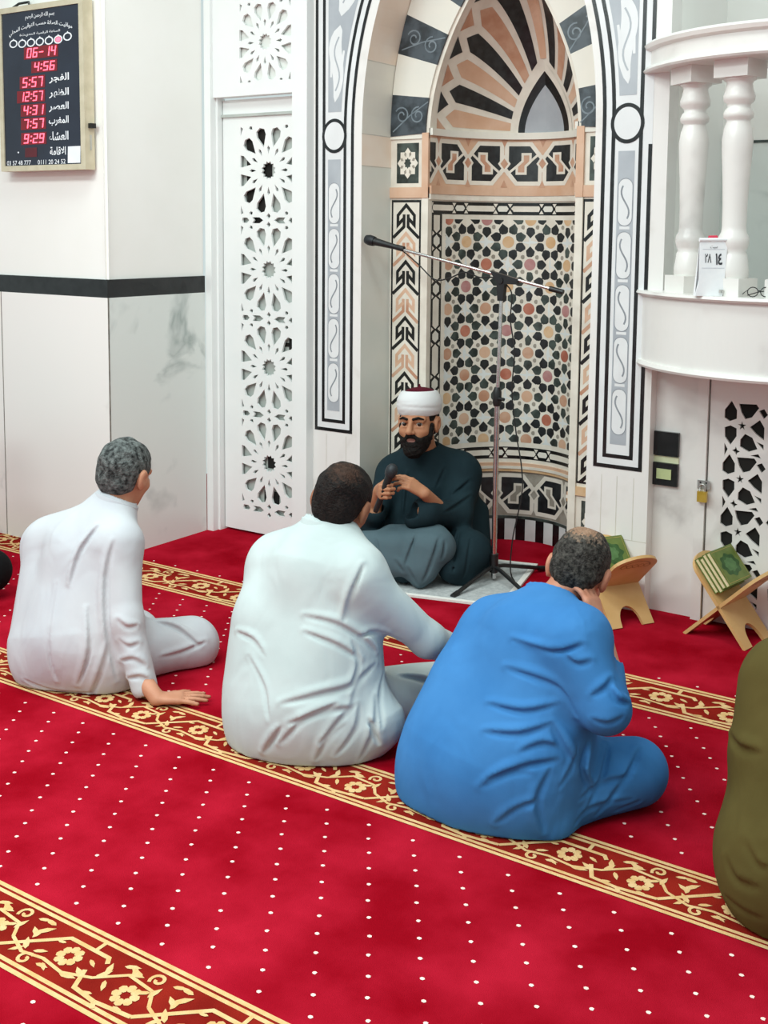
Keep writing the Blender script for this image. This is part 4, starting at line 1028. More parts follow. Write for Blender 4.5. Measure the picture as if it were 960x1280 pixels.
def make_book(F, k, label, group, thick=0.0185, slide=0.0, th=0.15):
    """k-th book lying on the left-leaning board, counted from the board"""
    d = np.array([-0.262, 0.315]); d /= np.linalg.norm(d); n = np.array([d[1], -d[0]])      # up the board, away from it
    o = np.array([0.137, 0.004]) + d * 0.232 + n * (0.004 + k * (thick + 0.0012)) + d * slide
    def B(u, v, w): q = o + d * u + n * w; return F(q[0], v, q[1])                         # u along board, v along hinge, w thickness
    base = B(0.07, 0, 0)
    t = thing('book', label, 'book', base, group)
    hv = 0.088
    def bx_(mb, u0, u1, v0, v1, w0, w1, m):
        vv = [B(a, b, c_) for a in (u0, u1) for b in (v0, v1) for c_ in (w0, w1)]
        mb.add(vv, [(0, 1, 3, 2), (4, 6, 7, 5), (0, 4, 5, 1), (2, 3, 7, 6), (0, 2, 6, 4), (1, 5, 7, 3)], m)
    s = MB(); bx_(s, 0.0, th, -hv, hv, 0, 0.0022, 'green'); bx_(s, 0.0, th, -hv, hv, thick - 0.0022, thick, 'green'); bx_(s, 0.0, 0.0022, -hv, hv, 0.002, thick - 0.002, 'green')
    s.build('cover', t)
    s = MB(); bx_(s, 0.0022, th - 0.004, -hv + 0.004, hv - 0.004, 0.0021, thick - 0.0021, 'page'); s.build('pages', t)
    s = MB(); fc = lambda a, b, w: B(a, b, thick + w)
    lob = [(th / 2 + 0.046 * (1 + 0.09 * math.cos(8 * a)) * math.cos(a), 0.062 * (1 + 0.09 * math.cos(8 * a)) * math.sin(a)) for a in np.linspace(0, 2 * PI, 49)[:-1]]
    s.decal(lob, 'green_dark', fc, 1); s.decal([(th / 2 + (x - th / 2) * 0.62, y * 0.62) for x, y in lob], mat('mid_green', '#4b7040', '#587d4a', 50, 0.45), fc, 2)
    for q in stroke(rect(0.008, -hv + 0.008, th - 0.008, hv - 0.008), 0.002, True): s.decal(q, 'gold', fc, 1)
    s.build('cover_medallion', t)
FR = make_stand((-1.315, 4.385), math.radians(-11), 'pale wooden folding book stand holding a stack of books before the pulpit door')
for k, l in enumerate(('green book lying lowest in the stack on the right stand', 'green book second from the bottom of the stack on the right stand', 'green book third from the bottom of the stack on the right stand', 'green book with dark medallion topmost on the right stand')):
    make_book(FR, k, l, 'green books stacked on the right stand', slide=(0.004, -0.003, 0.003, 0.0)[k])
FL = make_stand((-1.778, 4.335), math.radians(-32), 'pale wooden folding book stand against the marble wall, behind the man in blue')
make_book(FL, 0, 'single green book with medallion on the stand behind the man in blue', None, 0.03)
# ================================================================== FIGURES: one continuous surface grown from a field of rounded limbs
F32 = np.float32
class Field:
    """signed distance field: limbs and ellipsoids blended smoothly; later entries may carve"""
    def __init__(s): s.ops = []; s.lo = np.full(3, 9e9); s.hi = np.full(3, -9e9)
    def _bb(s, *pts_r):
        for p, r in pts_r: s.lo = np.minimum(s.lo, np.array(p) - r); s.hi = np.maximum(s.hi, np.array(p) + r)
    def limb(s, a, b, r1, r2=None, k=0.03, cut=False):
        r2 = r1 if r2 is None else r2; a = np.array(a, float); b = np.array(b, float)
        if not cut: s._bb((a, r1), (b, r2))
        s.ops.append(('l', a.astype(F32), b.astype(F32), r1, r2, k, cut)); return s
    def path(s, pts, rs, k=0.03, cut=False):
        for i in range(len(pts) - 1):
            s.limb(pts[i], pts[i + 1], rs[i] if isinstance(rs, (list, tuple)) else rs, rs[i + 1] if isinstance(rs, (list, tuple)) else rs, k, cut)
        return s
    def ell(s, c, r, R=None, k=0.03, cut=False):
        c = np.array(c, float); r = np.array(r, float) * np.ones(3)
        if not cut: s._bb((c, r.max()))
        s.ops.append(('e', c.astype(F32), r.astype(F32), None if R is None else np.array(R, F32), 0, k, cut)); return s
    def line(s, pts, rs, k=0.012, cut=False):
        s.ops.append(('p', np.array(pts, F32), np.array(rs, F32), None, 0, k, cut)); return s
    def keep(s, fn): s.ops.append(('f', fn)); return s           # intersect with a function field
    def warp(s, fn): s.ops.append(('w', fn)); return s           # add relief
    def ev(s, p):
        d = np.full(p.shape[0], 9.0, F32)
        for o in s.ops:
            if o[0] == 'f': d = np.maximum(d, o[1](p)); continue
            if o[0] == 'w': d = d + o[1](p, d); continue
            if o[0] == 'p':
                _, Q, rs, _, _, k, cut = o; mg = float(rs.max()) + k + 0.01
                m = ((p > Q.min(0) - mg) & (p < Q.max(0) + mg)).all(1)
                e = np.full(p.shape[0], 9.0, F32); pm = p[m]
                if len(pm):
                    em = np.full(len(pm), 9.0, F32)
                    for i in range(len(Q) - 1):
                        ba = Q[i + 1] - Q[i]; pa = pm - Q[i]; t = np.clip(pa @ ba / max(float(ba @ ba), 1e-9), 0, 1)
                        em = np.minimum(em, np.sqrt(((pa - t[:, None] * ba) ** 2).sum(1)) - (rs[i] + (rs[i + 1] - rs[i]) * t))
                    e[m] = em
            elif o[0] == 'l':
                _, a, b, r1, r2, k, cut = o; ba = b - a; L = max(float(ba @ ba), 1e-9)
                pa = p - a; t = np.clip(pa @ ba / L, 0, 1)
                e = np.sqrt(((pa - t[:, None] * ba) ** 2).sum(1)) - (r1 + (r2 - r1) * t)
            else:
                _, c, r, R, _, k, cut = o; q = p - c
                if R is not None: q = q @ R.T
                k0 = np.sqrt(((q / r) ** 2).sum(1)); k1 = np.sqrt(((q / (r * r)) ** 2).sum(1))
                e = k0 * (k0 - 1) / np.maximum(k1, 1e-6)
            if cut:
                h = np.maximum(k - np.abs(d + e), 0) / k; d = np.maximum(d, -e) + h * h * k / 4
            else:
                h = np.maximum(k - np.abs(d - e), 0) / k; d = np.minimum(d, e) - h * h * k / 4
        return d
    def hit(s, px, py, d0=1.5, d1=7.0):
        """first surface point under a line of sight (used to lay creases on cloth)"""
        r = ray(px, py); t = d0; n = np.linalg.norm(r)
        for _ in range(90):
            q = EYE + r * t; e = float(s.ev(q[None].astype(F32))[0])
            if e < 0.0008: return q
            t += e * 0.8 / n
            if t > d1: return None
        return EYE + r * t
def surface(field, step, pad=0.03):
    lo = field.lo - pad; hi = field.hi + pad
    B = 12; n = np.ceil((hi - lo) / step).astype(int) + 1; n = ((n + B - 1) // B) * B
    D = np.full(n, 1.0, F32)
    nb = n // B
    bi = np.stack(np.meshgrid(*[np.arange(k) for k in nb], indexing='ij'), -1).reshape(-1, 3)
    ctr = (lo + (bi * B + (B - 1) / 2) * step).astype(F32)
    dc = field.ev(ctr); rad = B * step * 0.90 + 0.03
    g = np.stack(np.meshgrid(*[np.arange(B)] * 3, indexing='ij'), -1).reshape(-1, 3)
    for idx in np.nonzero(dc < -rad)[0]:
        b = bi[idx] * B; D[b[0]:b[0] + B, b[1]:b[1] + B, b[2]:b[2] + B] = -1
    act = np.nonzero(np.abs(dc) <= rad)[0]
    for ch in range(0, len(act), 60):
        ids = act[ch:ch + 60]
        pts = (lo + (bi[ids][:, None, :] * B + g[None]) * step).reshape(-1, 3).astype(F32)
        v = field.ev(pts).reshape(len(ids), B, B, B)
        for q, idx in enumerate(ids):
            b = bi[idx] * B; D[b[0]:b[0] + B, b[1]:b[1] + B, b[2]:b[2] + B] = v[q]
    ins = D < 0
    c = [ins[i:n[0] - 1 + i, j:n[1] - 1 + j, k:n[2] - 1 + k] for i in (0, 1) for j in (0, 1) for k in (0, 1)]
    s = sum(x.astype(np.int8) for x in c); cell = (s > 0) & (s < 8)
    ci = np.argwhere(cell); vid = np.full(cell.shape, -1, np.int64); vid[cell] = np.arange(len(ci))
    acc = np.zeros((len(ci), 3)); cnt = np.zeros(len(ci))
    off = [(i, j, k) for i in (0, 1) for j in (0, 1) for k in (0, 1)]
    vals = [D[ci[:, 0] + o[0], ci[:, 1] + o[1], ci[:, 2] + o[2]] for o in off]
    for a in range(8):
        for b in range(a + 1, 8):
            df = np.array(off[b]) - np.array(off[a])
            if np.abs(df).sum() != 1: continue
            va, vb = vals[a], vals[b]; m = (va < 0) != (vb < 0)
            t = va[m] / (va[m] - vb[m])
            acc[m] += np.array(off[a]) + t[:, None] * df; cnt[m] += 1
    V = lo + (ci + acc / cnt[:, None]) * step
    faces = []
    for ax in range(3):
        sl0 = [slice(None)] * 3; sl1 = [slice(None)] * 3; sl0[ax] = slice(0, -1); sl1[ax] = slice(1, None)
        A = ins[tuple(sl0)]; Bq = ins[tuple(sl1)]
        e = np.argwhere(A != Bq); u, w = (ax + 1) % 3, (ax + 2) % 3
        ok = (e[:, u] > 0) & (e[:, w] > 0) & (e[:, u] < n[u] - 1) & (e[:, w] < n[w] - 1); e = e[ok]
        def at(du, dw):
            q = e.copy(); q[:, u] += du; q[:, w] += dw; return vid[q[:, 0], q[:, 1], q[:, 2]]
        q = np.stack([at(-1, -1), at(0, -1), at(0, 0), at(-1, 0)], 1)
        flip = ~A[e[:, 0], e[:, 1], e[:, 2]]
        q[flip] = q[flip][:, ::-1]; faces.append(q[(q >= 0).all(1)])
    return V, np.concatenate(faces)
def skin_mesh(name, field, step, mats, parent=None, loc=None, pick=None, clean=True):
    V, Fq = surface(field, step)
    if clean and len(Fq):                 # keep the largest connected piece
        lab = np.arange(len(V))
        e = np.concatenate([Fq[:, [0, 1]], Fq[:, [1, 2]], Fq[:, [2, 3]], Fq[:, [3, 0]]])
        for _ in range(400):
            m = np.minimum(lab[e[:, 0]], lab[e[:, 1]]); new = lab.copy()
            np.minimum.at(new, e[:, 0], m); np.minimum.at(new, e[:, 1], m); new = new[new]
            if (new == lab).all(): break
            lab = new
        u, cn = np.unique(lab, return_counts=True)
        keep = np.isin(lab, u[cn >= (cn.max() if clean is True else 60)]); remap = np.cumsum(keep) - 1
        Fq = Fq[keep[Fq].all(1)]; Fq = remap[Fq]; V = V[keep]
    base = np.array(loc if loc is not None else (0, 0, 0), float)
    me = bpy.data.meshes.new(name); me.from_pydata((V - base).tolist(), [], Fq.tolist())
    for m in mats: me.materials.append(M[m] if isinstance(m, str) else m)
    me.polygons.foreach_set('use_smooth', [True] * len(me.polygons))
    if pick is not None:
        cen = V[Fq].mean(1); me.polygons.foreach_set('material_index', pick(cen).astype(int).tolist())
    me.update()
    o = bpy.data.objects.new(name, me); COL.objects.link(o); o.location = base
    adopt(o, parent); return o
def wob(fr, amp, seed=0):
    """soft cloth relief"""
    r = np.random.default_rng(seed); ks = r.normal(size=(7, 3)) * fr; ph = r.uniform(0, 6.28, 7)
    ks = ks.astype(F32)
    return lambda p, d: sum(np.sin(p @ ks[i] + ph[i]) for i in range(7)) * (amp / 3.0)
def floor_keep(z=0.006): return lambda p: (z - p[:, 2])

# ---------------------------------------------------------------- head and hands
class Frame:
    def __init__(s, c, up, fwd):
        s.c = np.array(c, float); f = np.array(fwd, float); u = np.array(up, float)
        u = u - f * (f @ u) / (f @ f); s.u = u / np.linalg.norm(u); s.f = f / np.linalg.norm(f); s.r = np.cross(s.f, s.u)   # r = the person's right
        s.R = np.stack([s.r, s.f, s.u])
    def __call__(s, x, y, z): return s.c + s.r * x + s.f * y + s.u * z
    def loc(s, p): return (p - s.c.astype(F32)) @ s.R.T.astype(F32)
def add_head(F, H, neck_to, sc=1.0, neck_r=0.055, face=True):
    g = lambda x, y, z: H(x * sc, y * sc, z * sc)
    F.ell(g(0, -0.012, 0.035), np.array([0.075, 0.096, 0.083]) * sc, H.R, 0.02)
    F.ell(g(0, 0.030, -0.040), np.array([0.060, 0.062, 0.072]) * sc, H.R, 0.03)
    F.ell(g(0, 0.062, -0.093), np.array([0.026, 0.024, 0.020]) * sc, H.R, 0.03)
    F.limb(g(0, -0.02, -0.03), neck_to, 0.056 * sc, neck_r, 0.03)
    for sx in (-1, 1):
        F.ell(g(sx * 0.079, -0.008, -0.006), np.array([0.010, 0.022, 0.034]) * sc, H.R, 0.012)
        F.ell(g(sx * 0.086, -0.014, 0.004), np.array([0.007, 0.021, 0.026]) * sc, H.R, 0.01)
        F.ell(g(sx * 0.090, -0.004, -0.004), np.array([0.004, 0.010, 0.016]) * sc, H.R, 0.004, cut=True)
    if face:
        F.limb(g(0, 0.088, 0.012), g(0, 0.112, -0.026), 0.009 * sc, 0.0135 * sc, 0.016)
        for sx in (-1, 1):
            F.ell(g(sx * 0.012, 0.098, -0.031), np.array([0.010, 0.012, 0.008]) * sc, H.R, 0.008)
            F.limb(g(sx * 0.016, 0.087, 0.024), g(sx * 0.050, 0.068, 0.022), 0.010 * sc, 0.009 * sc, 0.016)
            F.ell(g(sx * 0.033, 0.094, 0.004), np.array([0.018, 0.014, 0.011]) * sc, H.R, 0.014, cut=True)
            F.limb(g(sx * 0.0205, 0.0850, 0.0135), g(sx * 0.0470, 0.0740, 0.0125), 0.0060 * sc, 0.0055 * sc, 0.004)
            F.limb(g(sx * 0.0215, 0.0835, -0.0080), g(sx * 0.0455, 0.0745, -0.0075), 0.0042 * sc, 0.0042 * sc, 0.004)
            F.ell(g(sx * 0.042, 0.058, -0.026), np.array([0.022, 0.022, 0.020]) * sc, H.R, 0.02)
        F.limb(g(-0.018, 0.083, -0.058), g(0.018, 0.083, -0.058), 0.0075 * sc, None, 0.008)
        F.limb(g(-0.015, 0.083, -0.071), g(0.015, 0.083, -0.071), 0.0085 * sc, None, 0.008)
        F.limb(g(-0.022, 0.094, -0.0645), g(0.022, 0.094, -0.0645), 0.003 * sc, None, 0.004, cut=True)
def add_hand(F, wrist, fwd, palm, thumb_side, curls=(0.5, 0.5, 0.5, 0.5), thumb=(0.5, 0.5), spread=0.08, sc=1.0):
    """palm, four unequal fingers with two bends and a side thumb; curls bend towards the palm normal"""
    f = np.array(fwd, float); f /= np.linalg.norm(f); n = np.array(palm, float); n -= f * (f @ n); n /= np.linalg.norm(n)
    s_ = np.cross(f, n); s_ = s_ if s_ @ np.array(thumb_side) > 0 else -s_
    w = np.array(wrist, float)
    k1 = w + f * 0.082 * sc
    for q in (-0.024, -0.008, 0.008, 0.024):
        F.limb(w + s_ * q * 0.75 * sc + f * 0.008 * sc, k1 + s_ * q * 1.15 * sc - f * abs(q) * 0.2, 0.0125 * sc, 0.0115 * sc, 0.012)
    L = ((0.039, 0.024, 0.019), (0.045, 0.029, 0.021), (0.041, 0.027, 0.020), (0.031, 0.020, 0.017))
    for i in range(4):
        q = (0.0275, 0.0095, -0.0085, -0.026)[i]; p = k1 + s_ * q * sc - f * (0.002 if i in (1, 2) else 0.008) * sc
        a = curls[i] * 0.75; sp = (0.028 - i * 0.0187) / 0.028 * spread
        for j in range(3):
            d = f * math.cos(a) + n * math.sin(a) + s_ * sp * math.cos(a); d /= np.linalg.norm(d)
            p2 = p + d * L[i][j] * sc
            F.limb(p, p2, (0.0092, 0.0084, 0.0076)[j] * sc, (0.0086, 0.0078, 0.0066)[j] * sc, 0.003)
            p = p2; a += curls[i] * (0.95, 0.7, 0)[j]
    p = w + s_ * 0.022 * sc + f * 0.022 * sc + n * 0.004
    d = f * 0.62 + s_ * 0.62 + n * thumb[0] * 0.6; d /= np.linalg.norm(d)
    p2 = p + d * 0.044 * sc; F.limb(p, p2, 0.0135 * sc, 0.0105 * sc, 0.008)
    d2 = d * (1 - thumb[1] * 0.5) + f * 0.4 + n * thumb[1] * 0.5 - s_ * 0.2 * thumb[1]; d2 /= np.linalg.norm(d2)
    p3 = p2 + d2 * 0.031 * sc; F.limb(p2, p3, 0.0102 * sc, 0.009 * sc, 0.004); F.limb(p3, p3 + (d2 + n * 0.25 * thumb[1]) * 0.024 * sc, 0.009 * sc, 0.0072 * sc, 0.004)
    return k1
def creases(F, lines, r=0.010, depth=0.55, k=0.018, ridge=True):
    """lay folds along lines of points on the cloth: a groove with a raised lip beside it"""
    base = Field(); base.ops = list(F.ops); out = []
    for ln in lines:
        pts = ln[0]; q_ = ln[1] if len(ln) > 1 else 1
        if q_ <= 0.6: continue
        rr = r * max(q_, 0.88)
        P3 = [base.hit(*q) for q in pts]
        good = []
        for q in P3:
            if q is None: break
            if good and abs(float(CAM_R[2] @ (q - good[-1]))) > 0.13: break
            good.append(q)
        P3 = good
        if len(P3) < 2 or max(np.linalg.norm(P3[i + 1] - P3[i]) for i in range(len(P3) - 1)) > 0.35: continue
        sm = smooth_path(P3, 4)
        cam_d = (EYE - P3[0]); cam_d /= np.linalg.norm(cam_d)
        n = len(sm); sides = []
        for i in range(n):
            t_dir = sm[min(i + 1, n - 1)] - sm[max(i - 1, 0)]; side = np.cross(t_dir, cam_d); side /= (np.linalg.norm(side) + 1e-9)
            sides.append(side)
        if sum(q[2] for q in sides) < 0: sides = [-q for q in sides]
        w = [(math.sin(PI * (i + 0.5) / n) ** 0.7 * 0.85 + 0.15) * rr for i in range(n)]
        out.append(([sm[i] + sides[i] * w[i] * 1.5 - cam_d * (rr - w[i] * 0.55 + w[i] * 0.1) for i in range(n)], w, False))
        out.append(([sm[i] + cam_d * (w[i] * 0.25 + (rr - w[i]) * 0.8) - sides[i] * w[i] * 0.3 for i in range(n)], [q * 0.85 for q in w], True))
    for pts, w, cut in out:
        if not cut: F.line(pts, w, k)
    for pts, w, cut in out:
        if cut: F.line(pts, w, k * 0.5, True)
# ================================================================== PEOPLE
def skin_mat(name, a, b): return mat(name, a, b, 14, 0.55, bump=0.05, bscale=200, spec=0.35)
def cloth_mat(name, a, b, sc=5, cr=0.2):
    m = mat(name, a, b, sc, 0.85, spec=0.12, lo=0.3, hi=0.7); nt = m.node_tree; pb_ = nt.nodes['Principled BSDF']
    tc = nt.nodes.new('ShaderNodeTexCoord'); mp = nt.nodes.new('ShaderNodeMapping'); mp.inputs['Scale'].default_value = (1, 1, 0.55); mp.inputs['Rotation'].default_value = (0.3, 0.2, 0)
    nt.links.new(tc.outputs['Object'], mp.inputs['Vector']); prev = None
    for scl, dist_, st, dd in ((7.0, 1.8, cr, 0.03), (380.0, 0.0, 0.12, 0.002)):
        n = nt.nodes.new('ShaderNodeTexNoise'); n.inputs['Scale'].default_value = scl; n.inputs['Detail'].default_value = 1.2; n.inputs['Distortion'].default_value = dist_
        nt.links.new(mp.outputs['Vector'], n.inputs['Vector'])
        b_ = nt.nodes.new('ShaderNodeBump'); b_.inputs['Strength'].default_value = st; b_.inputs['Distance'].default_value = dd
        nt.links.new(n.outputs['Fac'], b_.inputs['Height'])
        if prev: nt.links.new(prev.outputs['Normal'], b_.inputs['Normal'])
        prev = b_
    nt.links.new(prev.outputs['Normal'], pb_.inputs['Normal'])
    return m
def hair_mat(name, a, b, sc=90): return mat(name, a, b, sc, 0.7, bump=0.6, bscale=160, spec=0.2)
eye_white = mat('eye_white', '#e6ddd4', '#ddd3c9', 20, 0.3); eye_dark = mat('dark_iris', '#1c120c', '#2a1b12', 60, 0.2)
lip_tone = mat('lip_skin', '#74453b', '#825044', 40, 0.5)
def eyes(H, sc, parent, look):
    for sx in (-1, 1):
        c = H(sx * 0.033 * sc, 0.0755 * sc, 0.004 * sc); r = 0.0120 * sc
        s = MB(); n = 14; v = []; f = []
        lk = np.array(look, float); lk /= np.linalg.norm(lk); a = np.cross(lk, [0, 0, 1.0]); a /= np.linalg.norm(a); b = np.cross(a, lk)
        for i in range(n + 1):
            th = PI * i / n
            for k in range(16): v.append(c + r * (lk * math.cos(th) + (a * math.cos(2 * PI * k / 16) + b * math.sin(2 * PI * k / 16)) * math.sin(th)))
        for i in range(n):
            fs = [(i * 16 + k, i * 16 + (k + 1) % 16, (i + 1) * 16 + (k + 1) % 16, (i + 1) * 16 + k) for k in range(16)]
            s.add(v, fs, eye_dark if i < 4 else eye_white, True)
        s.build('eye', parent)
def hair(H, sc, m, parent, nape=-0.062, front=0.060, bald=None, thin=None, step=0.005, puff=0.0, seed=1):
    F = Field(); q = 1 + puff
    F.ell(H(0, -0.014 * sc, 0.037 * sc), np.array([0.0815, 0.1025, 0.0890]) * sc * q, H.R, 0.02)
    F.ell(H(0, -0.050 * sc, -0.020 * sc), np.array([0.066, 0.052, 0.055]) * sc * q, H.R, 0.03)
    def kp(p):
        l = H.loc(p) / sc; x, y, z = l[:, 0], l[:, 1], l[:, 2]
        return np.maximum(np.maximum(y - (front + 0.30 * (z - 0.06)), nape - z), np.maximum(np.minimum(y - 0.004, 0.012 - z), 0.017 - np.sqrt((y + 0.002) ** 2 + (z + 0.004) ** 2) * 0.75 - (0.066 - np.abs(x)).clip(0, 1))) * sc
    F.warp(wob(150, 0.0026, seed)); F.keep(kp)
    pick = None; mats = [m]
    if thin:
        c = H(*(np.array(thin[0]) * sc)); mats.append(thin[2]); w = wob(70, 0.03, 5)
        w = wob(260, 0.03, 5); mats.append(thin[4] if len(thin) > 4 else thin[2])
        def pick(cen):
            q = np.sqrt(((cen - c) ** 2).sum(1)) + w(cen.astype(F32), 0) * thin[3]
            return np.where(q < thin[1] * sc * 0.78, 1, np.where(q < thin[1] * sc * 1.12, 2, 0))
    return skin_mesh('hair', F, step, mats, parent, None, pick, clean=False)
def person(label, group, base, skin, limbs, head, neck_to, hands, cloth, garment, extra=None, folds=(), step=0.007, bstep=0.007, sleeves_cut=(), collar=None, face=True, cat='person', fold_r=0.010, wobble=(9, 0.003, 3), look=None, neck_r=0.055, lips=False, band_=None):
    """body = one skin surface (head, neck, trunk, limbs, hands); the garment is its child"""
    H, sc = head
    B = Field()
    for a, b, r1, r2, k in limbs:
        B.limb(a, b, max(r1 - 0.024, 0.03), max(r2 - 0.024, 0.03), min(k, 0.05))
    add_head(B, H, neck_to, sc, neck_r, face)
    B.limb(neck_to, (np.array(limbs[0][0]) + limbs[1][0] + limbs[2][0]) / 3, 0.05, 0.07, 0.05)
    for h in hands:
        if h[0] == 'arm': B.limb(h[1], h[2], h[3], h[4], 0.012)
        else: add_hand(B, *h[1], **h[2])
    B.keep(floor_keep(0.004))
    mats = [skin]; pick = None
    if lips:
        mats.append(lip_tone)
        def pick(cen):
            l = H.loc(cen.astype(F32)) / sc
            return (np.abs(l[:, 2] + 0.0645) < 0.013 - 0.35 * np.abs(l[:, 0])) & (np.abs(l[:, 0]) < 0.026) & (l[:, 1] > 0.070)
    o = skin_mesh('person', B, bstep, mats, None, base, pick)
    describe(o, label, cat, group)
    C = Field()
    for a, b, r1, r2, k in limbs: C.limb(a, b, r1, r2, k)
    if extra: extra(C)
    C.warp(wob(*wobble)); C.keep(floor_keep())
    if folds: creases(C, folds, fold_r)
    if collar:
        c, n, r, h = collar; n = np.array(n) / np.linalg.norm(n); c = np.array(c)
        C.limb(c - n * 0.045, c + n * h, r * 1.10, r * 1.02, 0.010); C.ell(c + n * (h + 0.062), 0.060 + r * 0.25, None, 0.004, True)
        C.limb(c, c + n * 0.2, r - 0.010, r - 0.010, 0.003, True)
    for c, d, r in sleeves_cut:           # open cuffs
        d = np.array(d) / np.linalg.norm(d); C.limb(np.array(c) + d * r * 0.2, np.array(c) + d * 0.12, r, r * 1.15, 0.004, True)
    C.keep(floor_keep())
    g = skin_mesh(garment, C, step, [cloth], o, None, None, clean=False)
    if band_:
        c, n, r, h = band_; n = np.array(n) / np.linalg.norm(n); c = np.array(c)
        K = Field(); K.limb(c - n * 0.05, c + n * (h + 0.05), r * 1.06, r, 0.01); K.limb(c - n * 0.2, c + n * 0.2, r - 0.007, r - 0.009, 0.002, True)
        cf, nf = c.astype(F32), n.astype(F32)
        K.warp(wob(14, 0.002, 11)); K.keep(lambda p: np.abs((p - cf) @ nf - h / 2 + 0.012) - (h / 2 + 0.012))
        skin_mesh('collar', K, 0.0045, [cloth], o, None, None, clean=False)
    if face: eyes(H, sc, o, look if look is not None else H.f)
    return o, H

# ------------------------------------------------ man in white at left, leaning on his right hand
skA = skin_mat('tan_skin', '#b97f62', '#c68d70'); skB = skin_mat('brown_skin', '#8d5a40', '#9d6a4e'); skC = skin_mat('ruddy_skin', '#b8765c', '#c58a70'); skD = skin_mat('olive_brown_skin', '#a56f50', '#b47e5e')
white_cloth = cloth_mat('white_cotton', '#bcbec3', '#c6c8cb'); pale_cloth = cloth_mat('pale_grey_green_cotton', '#b4bfbe', '#c0cac9'); blue_cloth = cloth_mat('cornflower_blue_cotton', '#3772ab', '#427fb9')
teal_cloth = cloth_mat('dark_teal_cloth', '#17262c', '#203238'); slate_cloth = cloth_mat('slate_grey_cloth', '#4b5d64', '#566970'); olive_cloth = cloth_mat('olive_cloth', '#4c4220', '#584d28'); black_cloth = cloth_mat('black_cloth', '#0d0d0e', '#161617')


hp = onz(196, 873, 0.024)
nk = P(141, 636, 4.085)
L = [(P(60, 680, 4.22), P(66, 795, 4.12), 0.085, 0.150, 0.14), (P(136, 684, 3.99), P(126, 800, 4.00), 0.080, 0.145, 0.14),
     (P(98, 684, 4.10), P(96, 795, 4.02), 0.105, 0.165, 0.14), (P(60, 828, 4.05), P(140, 834, 3.99), 0.115, 0.110, 0.08),
     (nk, P(70, 676, 4.22), 0.046, 0.070, 0.10), (nk, P(150, 676, 3.98), 0.046, 0.066, 0.08), (nk, P(104, 690, 4.05), 0.046, 0.09, 0.10),
     (P(150, 682, 3.97), P(158, 775, 3.90), 0.066, 0.054, 0.05), (P(158, 775, 3.90), P(180, 858, 3.87), 0.054, 0.046, 0.03),
     (P(150, 818, 4.05), P(240, 803, 4.20), 0.115, 0.090, 0.06), (P(240, 808, 4.20), P(165, 838, 4.22), 0.085, 0.062, 0.05),
     (P(85, 800, 4.20), P(168, 792, 4.62), 0.115, 0.095, 0.06), (P(168, 797, 4.62), P(215, 815, 4.35), 0.085, 0.06, 0.05),
     (P(52, 684, 4.24), P(75, 760, 4.45), 0.066, 0.055, 0.05), (P(75, 760, 4.45), P(150, 770, 4.55), 0.055, 0.045, 0.03)]
H1 = Frame(P(156, 593, 4.10), cvec(0.20, 0.96, 0.10), cvec(0.36, -0.12, 0.92))
fold = [([(142, 676), (133, 720), (134, 790), (146, 850)], 1.1), ([(122, 658), (100, 690), (88, 730)], 0.8), ([(138, 800), (126, 840), (114, 868)], 1.1), ([(146, 774), (158, 784), (172, 782)], 0.9), ([(148, 800), (160, 808), (174, 804)], 0.8),
        ([(152, 826), (166, 824), (182, 832)], 0.8), ([(160, 848), (174, 846), (186, 850)], 0.8), ([(196, 778), (222, 786), (250, 808)], 0.9), ([(190, 840), (215, 836), (252, 828)], 1.0), ([(200, 822), (225, 816), (258, 802)], 0.7),
        ([(70, 730), (60, 800), (70, 850)], 0.8), ([(110, 760), (112, 810), (98, 856)], 0.8), ([(30, 850), (70, 864), (120, 866)], 0.7), ([(205, 802), (240, 794)], 0.6), ([(212, 846), (242, 840)], 0.7), ([(118, 690), (124, 740), (120, 780)], 0.6)]
p1, _ = person('elderly grey-haired man in white robe seated leaning on his right hand', None, onz(100, 850), skA, L, (H1, 1.06), nk,
    [('arm', P(178, 848, 3.87), hp, 0.030, 0.026), ('hand', (hp, cvec(0.97, 0, 0.10), (0, 0, -1), cvec(0.1, 0, 1)), dict(curls=(0.06, 0.05, 0.05, 0.08), thumb=(0.1, 0.1), spread=0.22)),
     ('hand', (P(160, 770, 4.56), cvec(0.8, -0.3, 0.4), (0, 0, -1), cvec(-0.5, 0, 0.6)), dict(curls=(0.4, 0.4, 0.4, 0.4)))],
    white_cloth, 'white_robe', None, fold, step=0.005, fold_r=0.009, collar=(P(143, 633, 4.08), cvec(0.36, 0.90, 0.14), 0.070, 0.016), band_=(P(143, 634, 4.08), cvec(0.34, 0.90, 0.16), 0.080, 0.030), sleeves_cut=[(P(183, 866, 3.87), cvec(0.3, -0.9, 0), 0.034)])
hair(H1, 1.06, hair_mat('grey_hair', '#1f2222', '#6c716f', 60), p1, nape=-0.066, puff=0.0)

